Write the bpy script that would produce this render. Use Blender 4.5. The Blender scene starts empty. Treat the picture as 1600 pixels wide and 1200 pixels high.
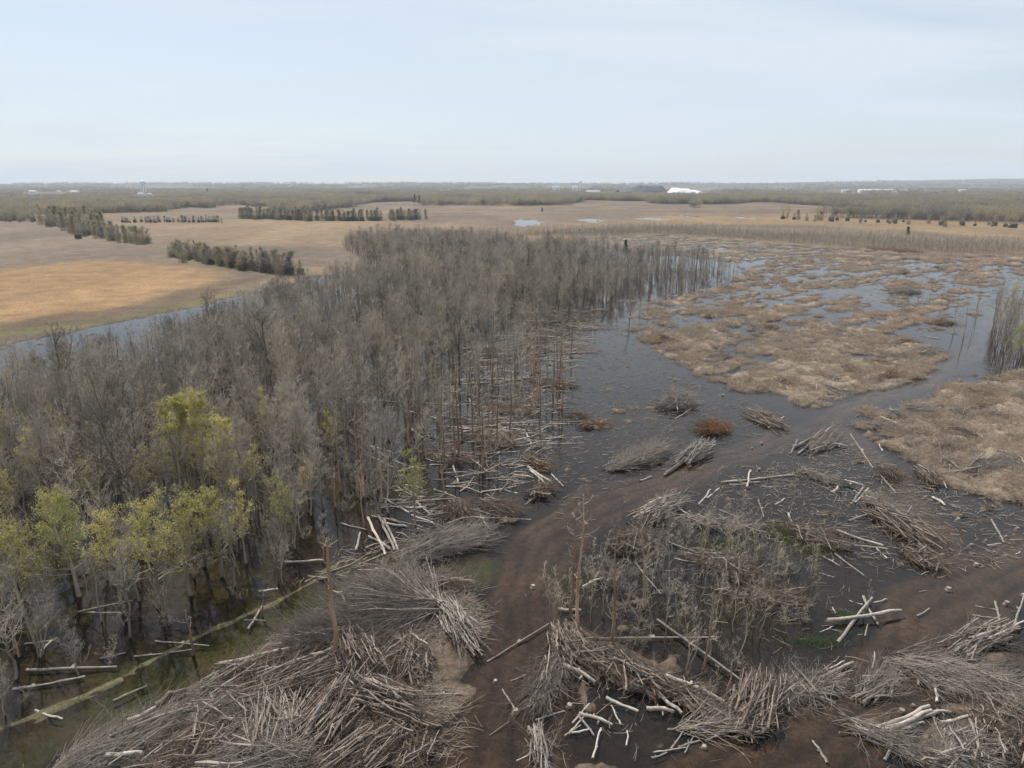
import bpy, math, random
import numpy as np
from mathutils import Vector, Euler

SEED = 7
rng = np.random.default_rng(SEED)
random.seed(SEED)
scene = bpy.context.scene
col = scene.collection

# ------------------------------------------------------------------ camera, sky, sun, exposure
CAM_H = 45.0
FPX = 1067.0                                   # focal length in pixels of the 1600 px wide photograph
PITCH = math.atan((600 - 287.5) / FPX)
cam_d = bpy.data.cameras.new('camera')
cam_d.sensor_width = 36.0
cam_d.lens = 36.0 * FPX / 1600.0
cam_d.clip_start = 0.5
cam_d.clip_end = 40000.0
cam = bpy.data.objects.new('camera', cam_d)
cam.location = (0, 0, CAM_H)
cam.rotation_euler = (math.radians(90) - PITCH, 0, 0)
col.objects.link(cam)
scene.camera = cam

SUN_EL, SUN_AZ = math.radians(50), math.radians(-32)        # azimuth clockwise from +Y (ahead)
to_sun = Vector((math.sin(SUN_AZ) * math.cos(SUN_EL), math.cos(SUN_AZ) * math.cos(SUN_EL), math.sin(SUN_EL)))
world = bpy.data.worlds.new('World')
scene.world = world
world.use_nodes = True
wn, wl = world.node_tree.nodes, world.node_tree.links
wn.clear()
out = wn.new('ShaderNodeOutputWorld')
bg = wn.new('ShaderNodeBackground'); bg.inputs[1].default_value = 0.1
sky = wn.new('ShaderNodeTexSky'); sky.sky_type = 'NISHITA'; sky.sun_disc = False
sky.sun_elevation = SUN_EL; sky.sun_rotation = SUN_AZ
sky.air_density = 1.0; sky.dust_density = 0.6; sky.ozone_density = 1.0
tc = wn.new('ShaderNodeTexCoord')
sep = wn.new('ShaderNodeSeparateXYZ')
mz = wn.new('ShaderNodeMath'); mz.operation = 'ABSOLUTE'
az = wn.new('ShaderNodeMath'); az.operation = 'ADD'; az.inputs[1].default_value = 0.12
dv = wn.new('ShaderNodeVectorMath'); dv.operation = 'DIVIDE'
cmb = wn.new('ShaderNodeCombineXYZ')
mp = wn.new('ShaderNodeMapping'); mp.inputs['Rotation'].default_value = (0, 0, 0.5); mp.inputs['Scale'].default_value = (0.42, 0.8, 1)
nz = wn.new('ShaderNodeTexNoise'); nz.inputs['Scale'].default_value = 1.0; nz.inputs['Detail'].default_value = 7; nz.inputs['Roughness'].default_value = 0.55; nz.inputs['Distortion'].default_value = 0.6
rp = wn.new('ShaderNodeMapRange'); rp.inputs[1].default_value = 0.34; rp.inputs[2].default_value = 0.62; rp.inputs[3].default_value = 0.55; rp.inputs[4].default_value = 0.98
mixs = wn.new('ShaderNodeMix'); mixs.data_type = 'RGBA'
mixs.inputs[7].default_value = (6.5, 7.2, 7.95, 1)          # thin high cloud
wl.new(tc.outputs['Generated'], sep.inputs[0])
wl.new(sep.outputs['Z'], mz.inputs[0]); wl.new(mz.outputs[0], az.inputs[0])
for k in range(3): wl.new(az.outputs[0], cmb.inputs[k])
wl.new(tc.outputs['Generated'], dv.inputs[0]); wl.new(cmb.outputs[0], dv.inputs[1])
wl.new(dv.outputs[0], mp.inputs[0]); wl.new(mp.outputs[0], nz.inputs['Vector'])
wl.new(nz.outputs['Fac'], rp.inputs[0]); wl.new(rp.outputs[0], mixs.inputs[0])
wl.new(sky.outputs[0], mixs.inputs[6]); wl.new(mixs.outputs[2], bg.inputs[0]); wl.new(bg.outputs[0], out.inputs[0])

sun_d = bpy.data.lights.new('sun', 'SUN'); sun_d.energy = 5.0; sun_d.angle = math.radians(0.9); sun_d.color = (1.0, 0.95, 0.88)
sun = bpy.data.objects.new('sun', sun_d); col.objects.link(sun)
sun.rotation_euler = (-to_sun).to_track_quat('-Z', 'Y').to_euler()
sun.location = (-200, 300, 400)
vs = scene.view_settings
vs.view_transform = 'Standard'; vs.look = 'None'; vs.exposure = 0.2; vs.gamma = 1.0; vs.use_curve_mapping = False
cy = scene.cycles
cy.max_bounces = 6; cy.diffuse_bounces = 2; cy.glossy_bounces = 2; cy.transparent_max_bounces = 8; cy.transmission_bounces = 2; cy.volume_bounces = 0
cy.caustics_reflective = False; cy.caustics_refractive = False
cy.use_denoising = True; cy.denoiser = 'OPENIMAGEDENOISE'; cy.denoising_input_passes = 'RGB_ALBEDO_NORMAL'; cy.denoising_prefilter = 'ACCURATE'

# ------------------------------------------------------------------ helpers
def G(u, v, z=0.0):
    """pixel of the 1600x1200 photograph -> point on the level z"""
    dx, dy = (u - 800) / FPX, (600 - v) / FPX
    cp, sp = math.cos(PITCH), math.sin(PITCH)
    d = Vector((dx, cp + dy * sp, -sp + dy * cp))
    t = (z - CAM_H) / d.z
    return Vector((d.x * t, d.y * t, z))
def GP(pts): return np.array([G(*p)[:2] for p in pts])
def metres(px, v):
    p = G(800, v); return px * (p.y * math.cos(PITCH) + CAM_H * math.sin(PITCH)) / FPX

def vnoise(x, y, seed=0):
    xi, yi = np.floor(x).astype(np.int64), np.floor(y).astype(np.int64)
    fx, fy = x - xi, y - yi
    fx, fy = fx * fx * (3 - 2 * fx), fy * fy * (3 - 2 * fy)
    def h(a, b):
        n = (a * 374761393 + b * 668265263 + seed * 1442695041) & 0xffffffff
        n = ((n ^ (n >> 13)) * 1274126177) & 0xffffffff
        n = ((n ^ (n >> 16)) * 2246822519) & 0xffffffff
        return ((n ^ (n >> 13)) & 0xffffff) / float(0xffffff)
    return (h(xi, yi) * (1 - fx) + h(xi + 1, yi) * fx) * (1 - fy) + (h(xi, yi + 1) * (1 - fx) + h(xi + 1, yi + 1) * fx) * fy
def fbm(x, y, seed=0, octv=4, gain=0.5):
    s, a, t = 0.0, 1.0, 0.0
    for k in range(octv):
        s = s + a * vnoise(x * 2 ** k + 17.3 * k, y * 2 ** k - 9.1 * k, seed + k); t += a; a *= gain
    return s / t
def sd_poly(x, y, P):
    """signed distance (positive inside) to a polygon"""
    d2 = np.full(x.shape, 1e18); ins = np.zeros(x.shape, bool)
    n = len(P)
    for i in range(n):
        ax, ay = P[i]; bx, by = P[(i + 1) % n]
        ex, ey = bx - ax, by - ay
        t = np.clip(((x - ax) * ex + (y - ay) * ey) / (ex * ex + ey * ey + 1e-9), 0, 1)
        d2 = np.minimum(d2, (x - ax - t * ex) ** 2 + (y - ay - t * ey) ** 2)
        c = (ay > y) != (by > y)
        with np.errstate(divide='ignore', invalid='ignore'):
            ins ^= c & (x < (bx - ax) * (y - ay) / (by - ay + 1e-12) + ax)
    d = np.sqrt(d2)
    return np.where(ins, d, -d)
def d_line(x, y, P):
    d2 = np.full(x.shape, 1e18)
    for i in range(len(P) - 1):
        ax, ay = P[i]; ex, ey = P[i + 1][0] - ax, P[i + 1][1] - ay
        t = np.clip(((x - ax) * ex + (y - ay) * ey) / (ex * ex + ey * ey + 1e-9), 0, 1)
        d2 = np.minimum(d2, (x - ax - t * ex) ** 2 + (y - ay - t * ey) ** 2)
    return np.sqrt(d2)
def sstep(a, b, x):
    t = np.clip((x - a) / (b - a), 0, 1); return t * t * (3 - 2 * t)

def mesh_np(name, V, F, mats, mi=None, colr=None, smooth=False):
    """mesh from arrays; F: list of face arrays (n x 3 or n x 4)"""
    me = bpy.data.meshes.new(name)
    V = np.asarray(V, np.float32)
    me.vertices.add(len(V)); me.vertices.foreach_set('co', V.ravel())
    F = [np.asarray(f, np.int32) for f in F if len(f)]
    lv = np.concatenate([f.ravel() for f in F]); ct = np.concatenate([np.full(len(f), f.shape[1], np.int32) for f in F])
    me.loops.add(len(lv)); me.loops.foreach_set('vertex_index', lv)
    me.polygons.add(len(ct))
    st = np.zeros(len(ct), np.int32); st[1:] = np.cumsum(ct)[:-1]
    me.polygons.foreach_set('loop_start', st)
    try: me.polygons.foreach_set('loop_total', ct)
    except Exception: pass
    if smooth: me.polygons.foreach_set('use_smooth', np.ones(len(ct), bool))
    for m in mats: me.materials.append(m)
    if mi is not None: me.polygons.foreach_set('material_index', np.asarray(mi, np.int32))
    if colr is not None:
        a = me.color_attributes.new('tint', 'FLOAT_COLOR', 'POINT')
        c = np.ones((len(V), 4), np.float32); c[:, :3] = colr; a.data.foreach_set('color', c.ravel())
    me.update(calc_edges=True)
    return me

def tubes(P, R, sides=3, tip=False):
    """N polylines P (N,K,3) with radii R (N,K) -> vertices, quads"""
    P = np.asarray(P, float); R = np.asarray(R, float)
    N, K, _ = P.shape
    T = np.empty_like(P); T[:, 1:-1] = P[:, 2:] - P[:, :-2]; T[:, 0] = P[:, 1] - P[:, 0]; T[:, -1] = P[:, -1] - P[:, -2]
    T /= np.linalg.norm(T, axis=2, keepdims=True) + 1e-9
    ref = np.where(np.abs(T[:, :1, 2:3]) > 0.8, np.array([1.0, 0, 0]), np.array([0, 0, 1.0]))
    A = np.cross(T, np.broadcast_to(ref, T.shape)); A /= np.linalg.norm(A, axis=2, keepdims=True) + 1e-9
    B = np.cross(T, A)
    an = np.arange(sides) * 2 * math.pi / sides
    ring = A[:, :, None, :] * np.cos(an)[None, None, :, None] + B[:, :, None, :] * np.sin(an)[None, None, :, None]
    V = (P[:, :, None, :] + ring * R[:, :, None, None]).reshape(-1, 3)
    b = (np.arange(N) * K * sides)[:, None, None] + (np.arange(K - 1) * sides)[None, :, None]
    s = np.arange(sides)[None, None, :]; s2 = (s + 1) % sides
    Q = np.stack([b + s, b + s2, b + s2 + sides, b + s + sides], -1).reshape(-1, 4)
    return V, Q
class Bag:
    def __init__(s): s.V = []; s.Q = []; s.T = []; s.C = []; s.MQ = []; s.MT = []; s.n = 0
    def add(s, V, Q=None, T=None, c=None, m=0):
        if Q is not None and len(Q): s.Q.append(np.asarray(Q) + s.n); s.MQ.append(np.full(len(Q), m))
        if T is not None and len(T): s.T.append(np.asarray(T) + s.n); s.MT.append(np.full(len(T), m))
        s.V.append(np.asarray(V, float)); cc = np.ones((len(V), 3)); cc[:] = 1 if c is None else c
        s.C.append(cc); s.n += len(V)
    def tubes(s, P, R, sides=3, c=None, m=0):
        V, Q = tubes(P, R, sides)
        if c is not None and np.ndim(c) == 2: c = np.repeat(c, P.shape[1] * sides, axis=0)
        s.add(V, Q, c=c, m=m)
    def mesh(s, name, mats, smooth=False):
        F = []; M = []
        if s.Q: F.append(np.concatenate(s.Q)); M.append(np.concatenate(s.MQ))
        if s.T: F.append(np.concatenate(s.T)); M.append(np.concatenate(s.MT))
        return mesh_np(name, np.concatenate(s.V), F, mats, np.concatenate(M), np.concatenate(s.C), smooth)

def tag(o, label=None, cat=None, group=None, kind=None):
    if label: o['label'] = label
    if cat: o['category'] = cat
    if group: o['group'] = group
    if kind: o['kind'] = kind
    return o
def obj(name, me, parent=None, loc=None, rot=None, scl=None):
    o = bpy.data.objects.new(name, me); col.objects.link(o)
    if parent is not None: o.parent = parent
    if loc is not None: o.location = loc
    if rot is not None: o.rotation_euler = rot
    if scl is not None: o.scale = (scl, scl, scl) if np.isscalar(scl) else scl
    return o

# ------------------------------------------------------------------ materials
def mat(name):
    m = bpy.data.materials.new(name); m.use_nodes = True
    n, l = m.node_tree.nodes, m.node_tree.links
    b = n['Principled BSDF']
    return m, n, l, b
def wood_mat(name, c1, c2, scale=3.0, stretch=(1, 1, 0.15), rnd=0.35, rough=0.85, tint=True, bump=0.3, drift=False, stain=0):
    m, n, l, b = mat(name)
    tcn = n.new('ShaderNodeTexCoord'); mpn = n.new('ShaderNodeMapping'); mpn.inputs['Scale'].default_value = stretch
    nz = n.new('ShaderNodeTexNoise'); nz.inputs['Scale'].default_value = scale; nz.inputs['Detail'].default_value = 4
    l.new(tcn.outputs['Object'], mpn.inputs[0]); l.new(mpn.outputs[0], nz.inputs['Vector'])
    rp = n.new('ShaderNodeMapRange'); rp.inputs[1].default_value = 0.3; rp.inputs[2].default_value = 0.7
    l.new(nz.outputs['Fac'], rp.inputs[0])
    mx = n.new('ShaderNodeMix'); mx.data_type = 'RGBA'; mx.inputs[6].default_value = (*c1, 1); mx.inputs[7].default_value = (*c2, 1)
    l.new(rp.outputs[0], mx.inputs[0])
    oi = n.new('ShaderNodeObjectInfo'); rr = n.new('ShaderNodeMapRange'); rr.inputs[3].default_value = 1 - rnd; rr.inputs[4].default_value = 1 + rnd
    l.new(oi.outputs['Random'], rr.inputs[0])
    mu = n.new('ShaderNodeMix'); mu.data_type = 'RGBA'; mu.blend_type = 'MULTIPLY'; mu.inputs[0].default_value = 1
    l.new(mx.outputs[2], mu.inputs[6]); l.new(rr.outputs[0], mu.inputs[7])
    last = mu.outputs[2]
    if drift:
        gp_ = n.new('ShaderNodeNewGeometry'); nd = n.new('ShaderNodeTexNoise'); nd.inputs['Scale'].default_value = 0.045; nd.inputs['Detail'].default_value = 3
        l.new(gp_.outputs['Position'], nd.inputs['Vector']); ad = n.new('ShaderNodeMath'); ad.operation = 'MULTIPLY_ADD'; ad.inputs[1].default_value = 0.35
        l.new(oi.outputs['Random'], ad.inputs[0]); l.new(nd.outputs['Fac'], ad.inputs[2])
        rd = n.new('ShaderNodeMapRange'); rd.inputs[1].default_value = 0.42; rd.inputs[2].default_value = 0.95; l.new(ad.outputs[0], rd.inputs[0])
        md_ = n.new('ShaderNodeMix'); md_.data_type = 'RGBA'; md_.inputs[6].default_value = (1.0, 1.0, 1.0, 1); md_.inputs[7].default_value = (0.92, 0.86, 0.72, 1)
        l.new(rd.outputs[0], md_.inputs[0]); mm = n.new('ShaderNodeMix'); mm.data_type = 'RGBA'; mm.blend_type = 'MULTIPLY'; mm.inputs[0].default_value = 1
        l.new(last, mm.inputs[6]); l.new(md_.outputs[2], mm.inputs[7]); last = mm.outputs[2]
    if stain:
        ns = n.new('ShaderNodeTexNoise'); ns.inputs['Scale'].default_value = 2.6; ns.inputs['Detail'].default_value = 5; ns.inputs['Roughness'].default_value = .7
        gs = n.new('ShaderNodeNewGeometry'); l.new(gs.outputs['Position'], ns.inputs['Vector'])
        rs = n.new('ShaderNodeMapRange'); rs.inputs[1].default_value = .52; rs.inputs[2].default_value = .64; rs.inputs[4].default_value = stain; l.new(ns.outputs['Fac'], rs.inputs[0])
        mb = n.new('ShaderNodeMix'); mb.data_type = 'RGBA'; mb.inputs[7].default_value = (.10, .075, .058, 1); l.new(rs.outputs[0], mb.inputs[0]); l.new(last, mb.inputs[6]); last = mb.outputs[2]
    if tint:
        at = n.new('ShaderNodeAttribute'); at.attribute_name = 'tint'
        m2 = n.new('ShaderNodeMix'); m2.data_type = 'RGBA'; m2.blend_type = 'MULTIPLY'; m2.inputs[0].default_value = 1
        l.new(last, m2.inputs[6]); l.new(at.outputs['Color'], m2.inputs[7]); last = m2.outputs[2]
    l.new(last, b.inputs['Base Color'])
    b.inputs['Roughness'].default_value = rough; b.inputs['Specular IOR Level'].default_value = 0.25
    if bump:
        bp = n.new('ShaderNodeBump'); bp.inputs['Strength'].default_value = bump; bp.inputs['Distance'].default_value = 0.03
        l.new(nz.outputs['Fac'], bp.inputs['Height']); l.new(bp.outputs[0], b.inputs['Normal'])
    return m
def leaf_mat(name, c1, c2, drift=.3):
    m, n, l, b = mat(name)
    at = n.new('ShaderNodeAttribute'); at.attribute_name = 'tint'
    oi = n.new('ShaderNodeObjectInfo')
    mx = n.new('ShaderNodeMix'); mx.data_type = 'RGBA'; mx.inputs[6].default_value = (*c1, 1); mx.inputs[7].default_value = (*c2, 1)
    gp_ = n.new('ShaderNodeNewGeometry'); nd = n.new('ShaderNodeTexNoise'); nd.inputs['Scale'].default_value = drift; nd.inputs['Detail'].default_value = 4
    l.new(gp_.outputs['Position'], nd.inputs['Vector']); ad = n.new('ShaderNodeMath'); ad.operation = 'MULTIPLY_ADD'; ad.inputs[1].default_value = 0.5
    l.new(oi.outputs['Random'], ad.inputs[0]); l.new(nd.outputs['Fac'], ad.inputs[2])
    rd = n.new('ShaderNodeMapRange'); rd.inputs[1].default_value = 0.5; rd.inputs[2].default_value = 1.0; l.new(ad.outputs[0], rd.inputs[0]); l.new(rd.outputs[0], mx.inputs[0])
    mu = n.new('ShaderNodeMix'); mu.data_type = 'RGBA'; mu.blend_type = 'MULTIPLY'; mu.inputs[0].default_value = 1
    l.new(mx.outputs[2], mu.inputs[6]); l.new(at.outputs['Color'], mu.inputs[7])
    l.new(mu.outputs[2], b.inputs['Base Color']); b.inputs['Roughness'].default_value = 0.6
    tr = n.new('ShaderNodeBsdfTranslucent'); l.new(mu.outputs[2], tr.inputs[0])
    ms = n.new('ShaderNodeMixShader'); ms.inputs[0].default_value = 0.45
    l.new(b.outputs[0], ms.inputs[1]); l.new(tr.outputs[0], ms.inputs[2])
    l.new(ms.outputs[0], n['Material Output'].inputs[0])
    return m
def plain_mat(name, c, rough=0.7, metal=0.0, noise=0.0, scale=0.2):
    m, n, l, b = mat(name)
    b.inputs['Base Color'].default_value = (*c, 1); b.inputs['Roughness'].default_value = rough; b.inputs['Metallic'].default_value = metal
    if noise:
        nz = n.new('ShaderNodeTexNoise'); nz.inputs['Scale'].default_value = scale; nz.inputs['Detail'].default_value = 5
        g = n.new('ShaderNodeTexCoord'); l.new(g.outputs['Object'], nz.inputs['Vector'])
        mx = n.new('ShaderNodeMix'); mx.data_type = 'RGBA'
        mx.inputs[6].default_value = tuple(x * (1 - noise) for x in c) + (1,); mx.inputs[7].default_value = tuple(min(1, x * (1 + noise)) for x in c) + (1,)
        l.new(nz.outputs['Fac'], mx.inputs[0]); l.new(mx.outputs[2], b.inputs['Base Color'])
    return m

M = {}
M['bark'] = wood_mat('grey_bark', (0.17, 0.143, 0.117), (0.38, 0.325, 0.27), 2.0, drift=True)
M['twig'] = wood_mat('grey_twigs', (0.31, 0.275, 0.235), (0.50, 0.45, 0.395), 0.6, (1, 1, 1), bump=0, drift=True)
M['darkbark'] = wood_mat('dark_bark', (0.085, 0.07, 0.056), (0.20, 0.168, 0.138), 2.0)
M['palebark'] = wood_mat('pale_bark', (0.27, 0.24, 0.21), (0.52, 0.47, 0.42), 2.0)
M['snag'] = wood_mat('brown_snag_bark', (0.19, 0.13, 0.088), (0.42, 0.275, 0.175), 1.6)
M['log'] = wood_mat('weathered_log', (0.17, 0.145, 0.125), (0.38, 0.335, 0.29), 1.4, (0.12, 1, 1), 0.25, stain=.8)
M['logpale'] = wood_mat('peeled_log', (0.30, 0.255, 0.215), (0.56, 0.50, 0.44), 1.4, (0.12, 1, 1), 0.15, stain=.6)
M['logbrown'] = wood_mat('barked_log', (0.13, 0.10, 0.08), (0.30, 0.235, 0.19), 1.6, (0.2, 1, 1), 0.3)
M['cut'] = wood_mat('sawn_end', (0.26, 0.20, 0.145), (0.42, 0.34, 0.25), 6.0, (1, 1, 1), 0.15, tint=False)
M['brush'] = wood_mat('dead_brush', (0.19, 0.160, 0.135), (0.36, 0.315, 0.275), 1.2, (1, 1, 1), 0.1, bump=0)
M['leaf'] = leaf_mat('spring_leaves', (0.34, 0.33, 0.075), (0.52, 0.44, 0.13), .25)
M['leafgreen'] = leaf_mat('fresh_leaves', (0.30, 0.40, 0.04), (0.34, 0.42, 0.06))
M['needle'] = leaf_mat('evergreen_needles', (0.035, 0.06, 0.025), (0.05, 0.075, 0.03))
M['bud'] = leaf_mat('budding_twigs', (0.20, 0.175, 0.15), (0.36, 0.30, 0.17), .006)
M['budolive'] = leaf_mat('olive_buds', (0.25, 0.22, 0.11), (0.30, 0.26, 0.13))
M['grass'] = leaf_mat('marsh_grass', (0.085, 0.125, 0.035), (0.10, 0.14, 0.05))
M['white'] = plain_mat('white_painted_metal', (0.78, 0.79, 0.80), 0.5)
M['roofm'] = plain_mat('pale_sheet_roof', (0.42, 0.43, 0.45), 0.6)
M['chalk'] = plain_mat('white_stockpile', (0.75, 0.74, 0.71), 0.9, noise=0.15, scale=0.06)
M['coal'] = plain_mat('dark_spoil', (0.06, 0.063, 0.075), 0.9, noise=0.3, scale=0.05)

# ground: colour from the vertex attribute, broken up by fine noise
gm, n, l, b = mat('ground')
at = n.new('ShaderNodeAttribute'); at.attribute_name = 'tint'
gc = n.new('ShaderNodeNewGeometry')
def nzn(scale, det=4, rough=0.6):
    z = n.new('ShaderNodeTexNoise'); z.inputs['Scale'].default_value = scale; z.inputs['Detail'].default_value = det; z.inputs['Roughness'].default_value = rough
    l.new(gc.outputs['Position'], z.inputs['Vector']); return z
n1, n2, n3 = nzn(1.3, 6, 0.7), nzn(0.09, 5), nzn(6.0, 3)
def mr(src, a, b_, c, d):
    r = n.new('ShaderNodeMapRange'); l.new(src, r.inputs[0])
    for i, v in enumerate((a, b_, c, d)): r.inputs[1 + i].default_value = v
    return r.outputs[0]
def mul(a, b_):
    m_ = n.new('ShaderNodeMix'); m_.data_type = 'RGBA'; m_.blend_type = 'MULTIPLY'; m_.inputs[0].default_value = 1
    l.new(a, m_.inputs[6]); l.new(b_, m_.inputs[7]); return m_.outputs[2]
c = mul(at.outputs['Color'], mr(n1.outputs['Fac'], 0.3, 0.72, 0.5, 1.5))
c = mul(c, mr(n2.outputs['Fac'], 0.3, 0.7, 0.72, 1.28))
c = mul(c, mr(n3.outputs['Fac'], 0.3, 0.7, 0.75, 1.25))
l.new(c, b.inputs['Base Color']); b.inputs['Roughness'].default_value = 0.92; b.inputs['Specular IOR Level'].default_value = 0.15
bp = n.new('ShaderNodeBump'); bp.inputs['Strength'].default_value = 0.7; bp.inputs['Distance'].default_value = 0.25
l.new(n1.outputs['Fac'], bp.inputs['Height']); l.new(bp.outputs[0], b.inputs['Normal'])
M['ground'] = gm

# water: murky, thin, reflecting by Fresnel
wm, n, l, b = mat('flood_water')
n.remove(b)
tr = n.new('ShaderNodeBsdfTransparent'); tr.inputs[0].default_value = (0.62, 0.56, 0.50, 1)
gl = n.new('ShaderNodeBsdfGlossy'); gl.inputs['Roughness'].default_value = 0.03
fr = n.new('ShaderNodeFresnel'); fr.inputs[0].default_value = 1.34
ms = n.new('ShaderNodeMixShader')
gp = n.new('ShaderNodeNewGeometry'); wz = n.new('ShaderNodeTexNoise'); wz.inputs['Scale'].default_value = 1.5; wz.inputs['Detail'].default_value = 2
l.new(gp.outputs['Position'], wz.inputs['Vector'])
bp = n.new('ShaderNodeBump'); bp.inputs['Strength'].default_value = 0.03; bp.inputs['Distance'].default_value = 0.1
l.new(wz.outputs['Fac'], bp.inputs['Height']); l.new(bp.outputs[0], gl.inputs['Normal']); l.new(bp.outputs[0], fr.inputs['Normal'])
l.new(fr.outputs[0], ms.inputs[0]); l.new(tr.outputs[0], ms.inputs[1]); l.new(gl.outputs[0], ms.inputs[2])
l.new(ms.outputs[0], n['Material Output'].inputs[0])
M['water'] = wm

# ------------------------------------------------------------------ layout of the ground (outlines read off the photograph, laid on the level)
WET = GP([(-700, 1500), (-250, 640), (-100, 560), (50, 530), (180, 505), (330, 472), (440, 445), (560, 420), (760, 392), (900, 372), (1050, 366), (1250, 384), (1600, 402), (1900, 415), (2300, 1500)])
FOREST = GP([(-300, 680), (-60, 620), (90, 596), (230, 562), (330, 520), (450, 470), (560, 438), (700, 414), (850, 398), (1000, 398), (1120, 406), (1165, 425), (1090, 452), (965, 478), (905, 505), (880, 560), (860, 620), (820, 680), (700, 745), (600, 815), (545, 865), (470, 905), (330, 1000), (150, 1080), (0, 1140), (-400, 1300)])
RIGHTWOOD = GP([(1560, 420), (1640, 410), (1760, 430), (1760, 620), (1650, 600), (1570, 570), (1548, 530), (1552, 470)])
LAND1 = GP([(992, 500), (1060, 478), (1200, 482), (1330, 498), (1410, 528), (1490, 552), (1462, 578), (1400, 611), (1335, 638), (1288, 653), (1235, 632), (1195, 612), (1120, 606), (1075, 580), (1005, 548)])
LAND2 = GP([(1328, 666), (1412, 628), (1500, 594), (1640, 578), (1800, 620), (1800, 800), (1600, 795), (1560, 800), (1500, 770), (1440, 742), (1400, 708), (1362, 692)])
LAND3 = GP([(965, 470), (1100, 452), (1170, 412), (1300, 396), (1540, 396), (1700, 405), (1545, 455), (1500, 505), (1440, 552), (1380, 545), (1200, 540), (1020, 545), (985, 490)])
LANDT = GP([(700, 392), (900, 372), (1050, 364), (1250, 382), (1700, 402), (1700, 418), (1300, 400), (1150, 410), (1000, 395)])
PILE = GP([(30, 1230), (200, 1135), (340, 1045), (480, 965), (600, 905), (690, 895), (745, 925), (760, 990), (725, 1040), (695, 1120), (670, 1230)])
BANKR = GP([(640, 1230), (690, 1050), (735, 1030), (755, 1060), (730, 1130), (720, 1230)])
RPILE = GP([(868, 985), (905, 965), (960, 1010), (1060, 1050), (1150, 1090), (1225, 1070), (1240, 1120), (1150, 1130), (1050, 1110), (940, 1085), (880, 1050)])
RB = GP([(1490, 1010), (1620, 960), (1640, 1230), (1470, 1230), (1440, 1150), (1510, 1080)])
TRACK1 = GP([(785, 1260), (795, 1100), (815, 950), (865, 850), (960, 775), (1100, 722), (1250, 672), (1350, 632), (1450, 592), (1530, 548), (1562, 480)])
TRACK2 = GP([(1080, 1300), (1270, 1175), (1400, 1035), (1480, 930), (1620, 855)])
TRACK3 = GP([(1322, 672), (1400, 745), (1465, 820), (1500, 895)])
DITCH = GP([(-150, 1235), (0, 1165), (150, 1100), (330, 1010), (450, 945), (545, 897), (640, 880), (730, 885)])
BANK1 = GP([(-150, 1205), (0, 1138), (140, 1075), (300, 1000), (420, 935), (525, 880)])
BANK2 = GP([(60, 1125), (200, 1058), (330, 990), (400, 950), (470, 915), (560, 897)])
SD = Vector((100, 78)).normalized()
PUDDLES = [(825, 348, 26, 14), (925, 345, 22, 10), (1020, 342, 22, 7), (1075, 338, 14, 7), (1160, 340, 14, 7), (1600, 345, 18, 5)]

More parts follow.
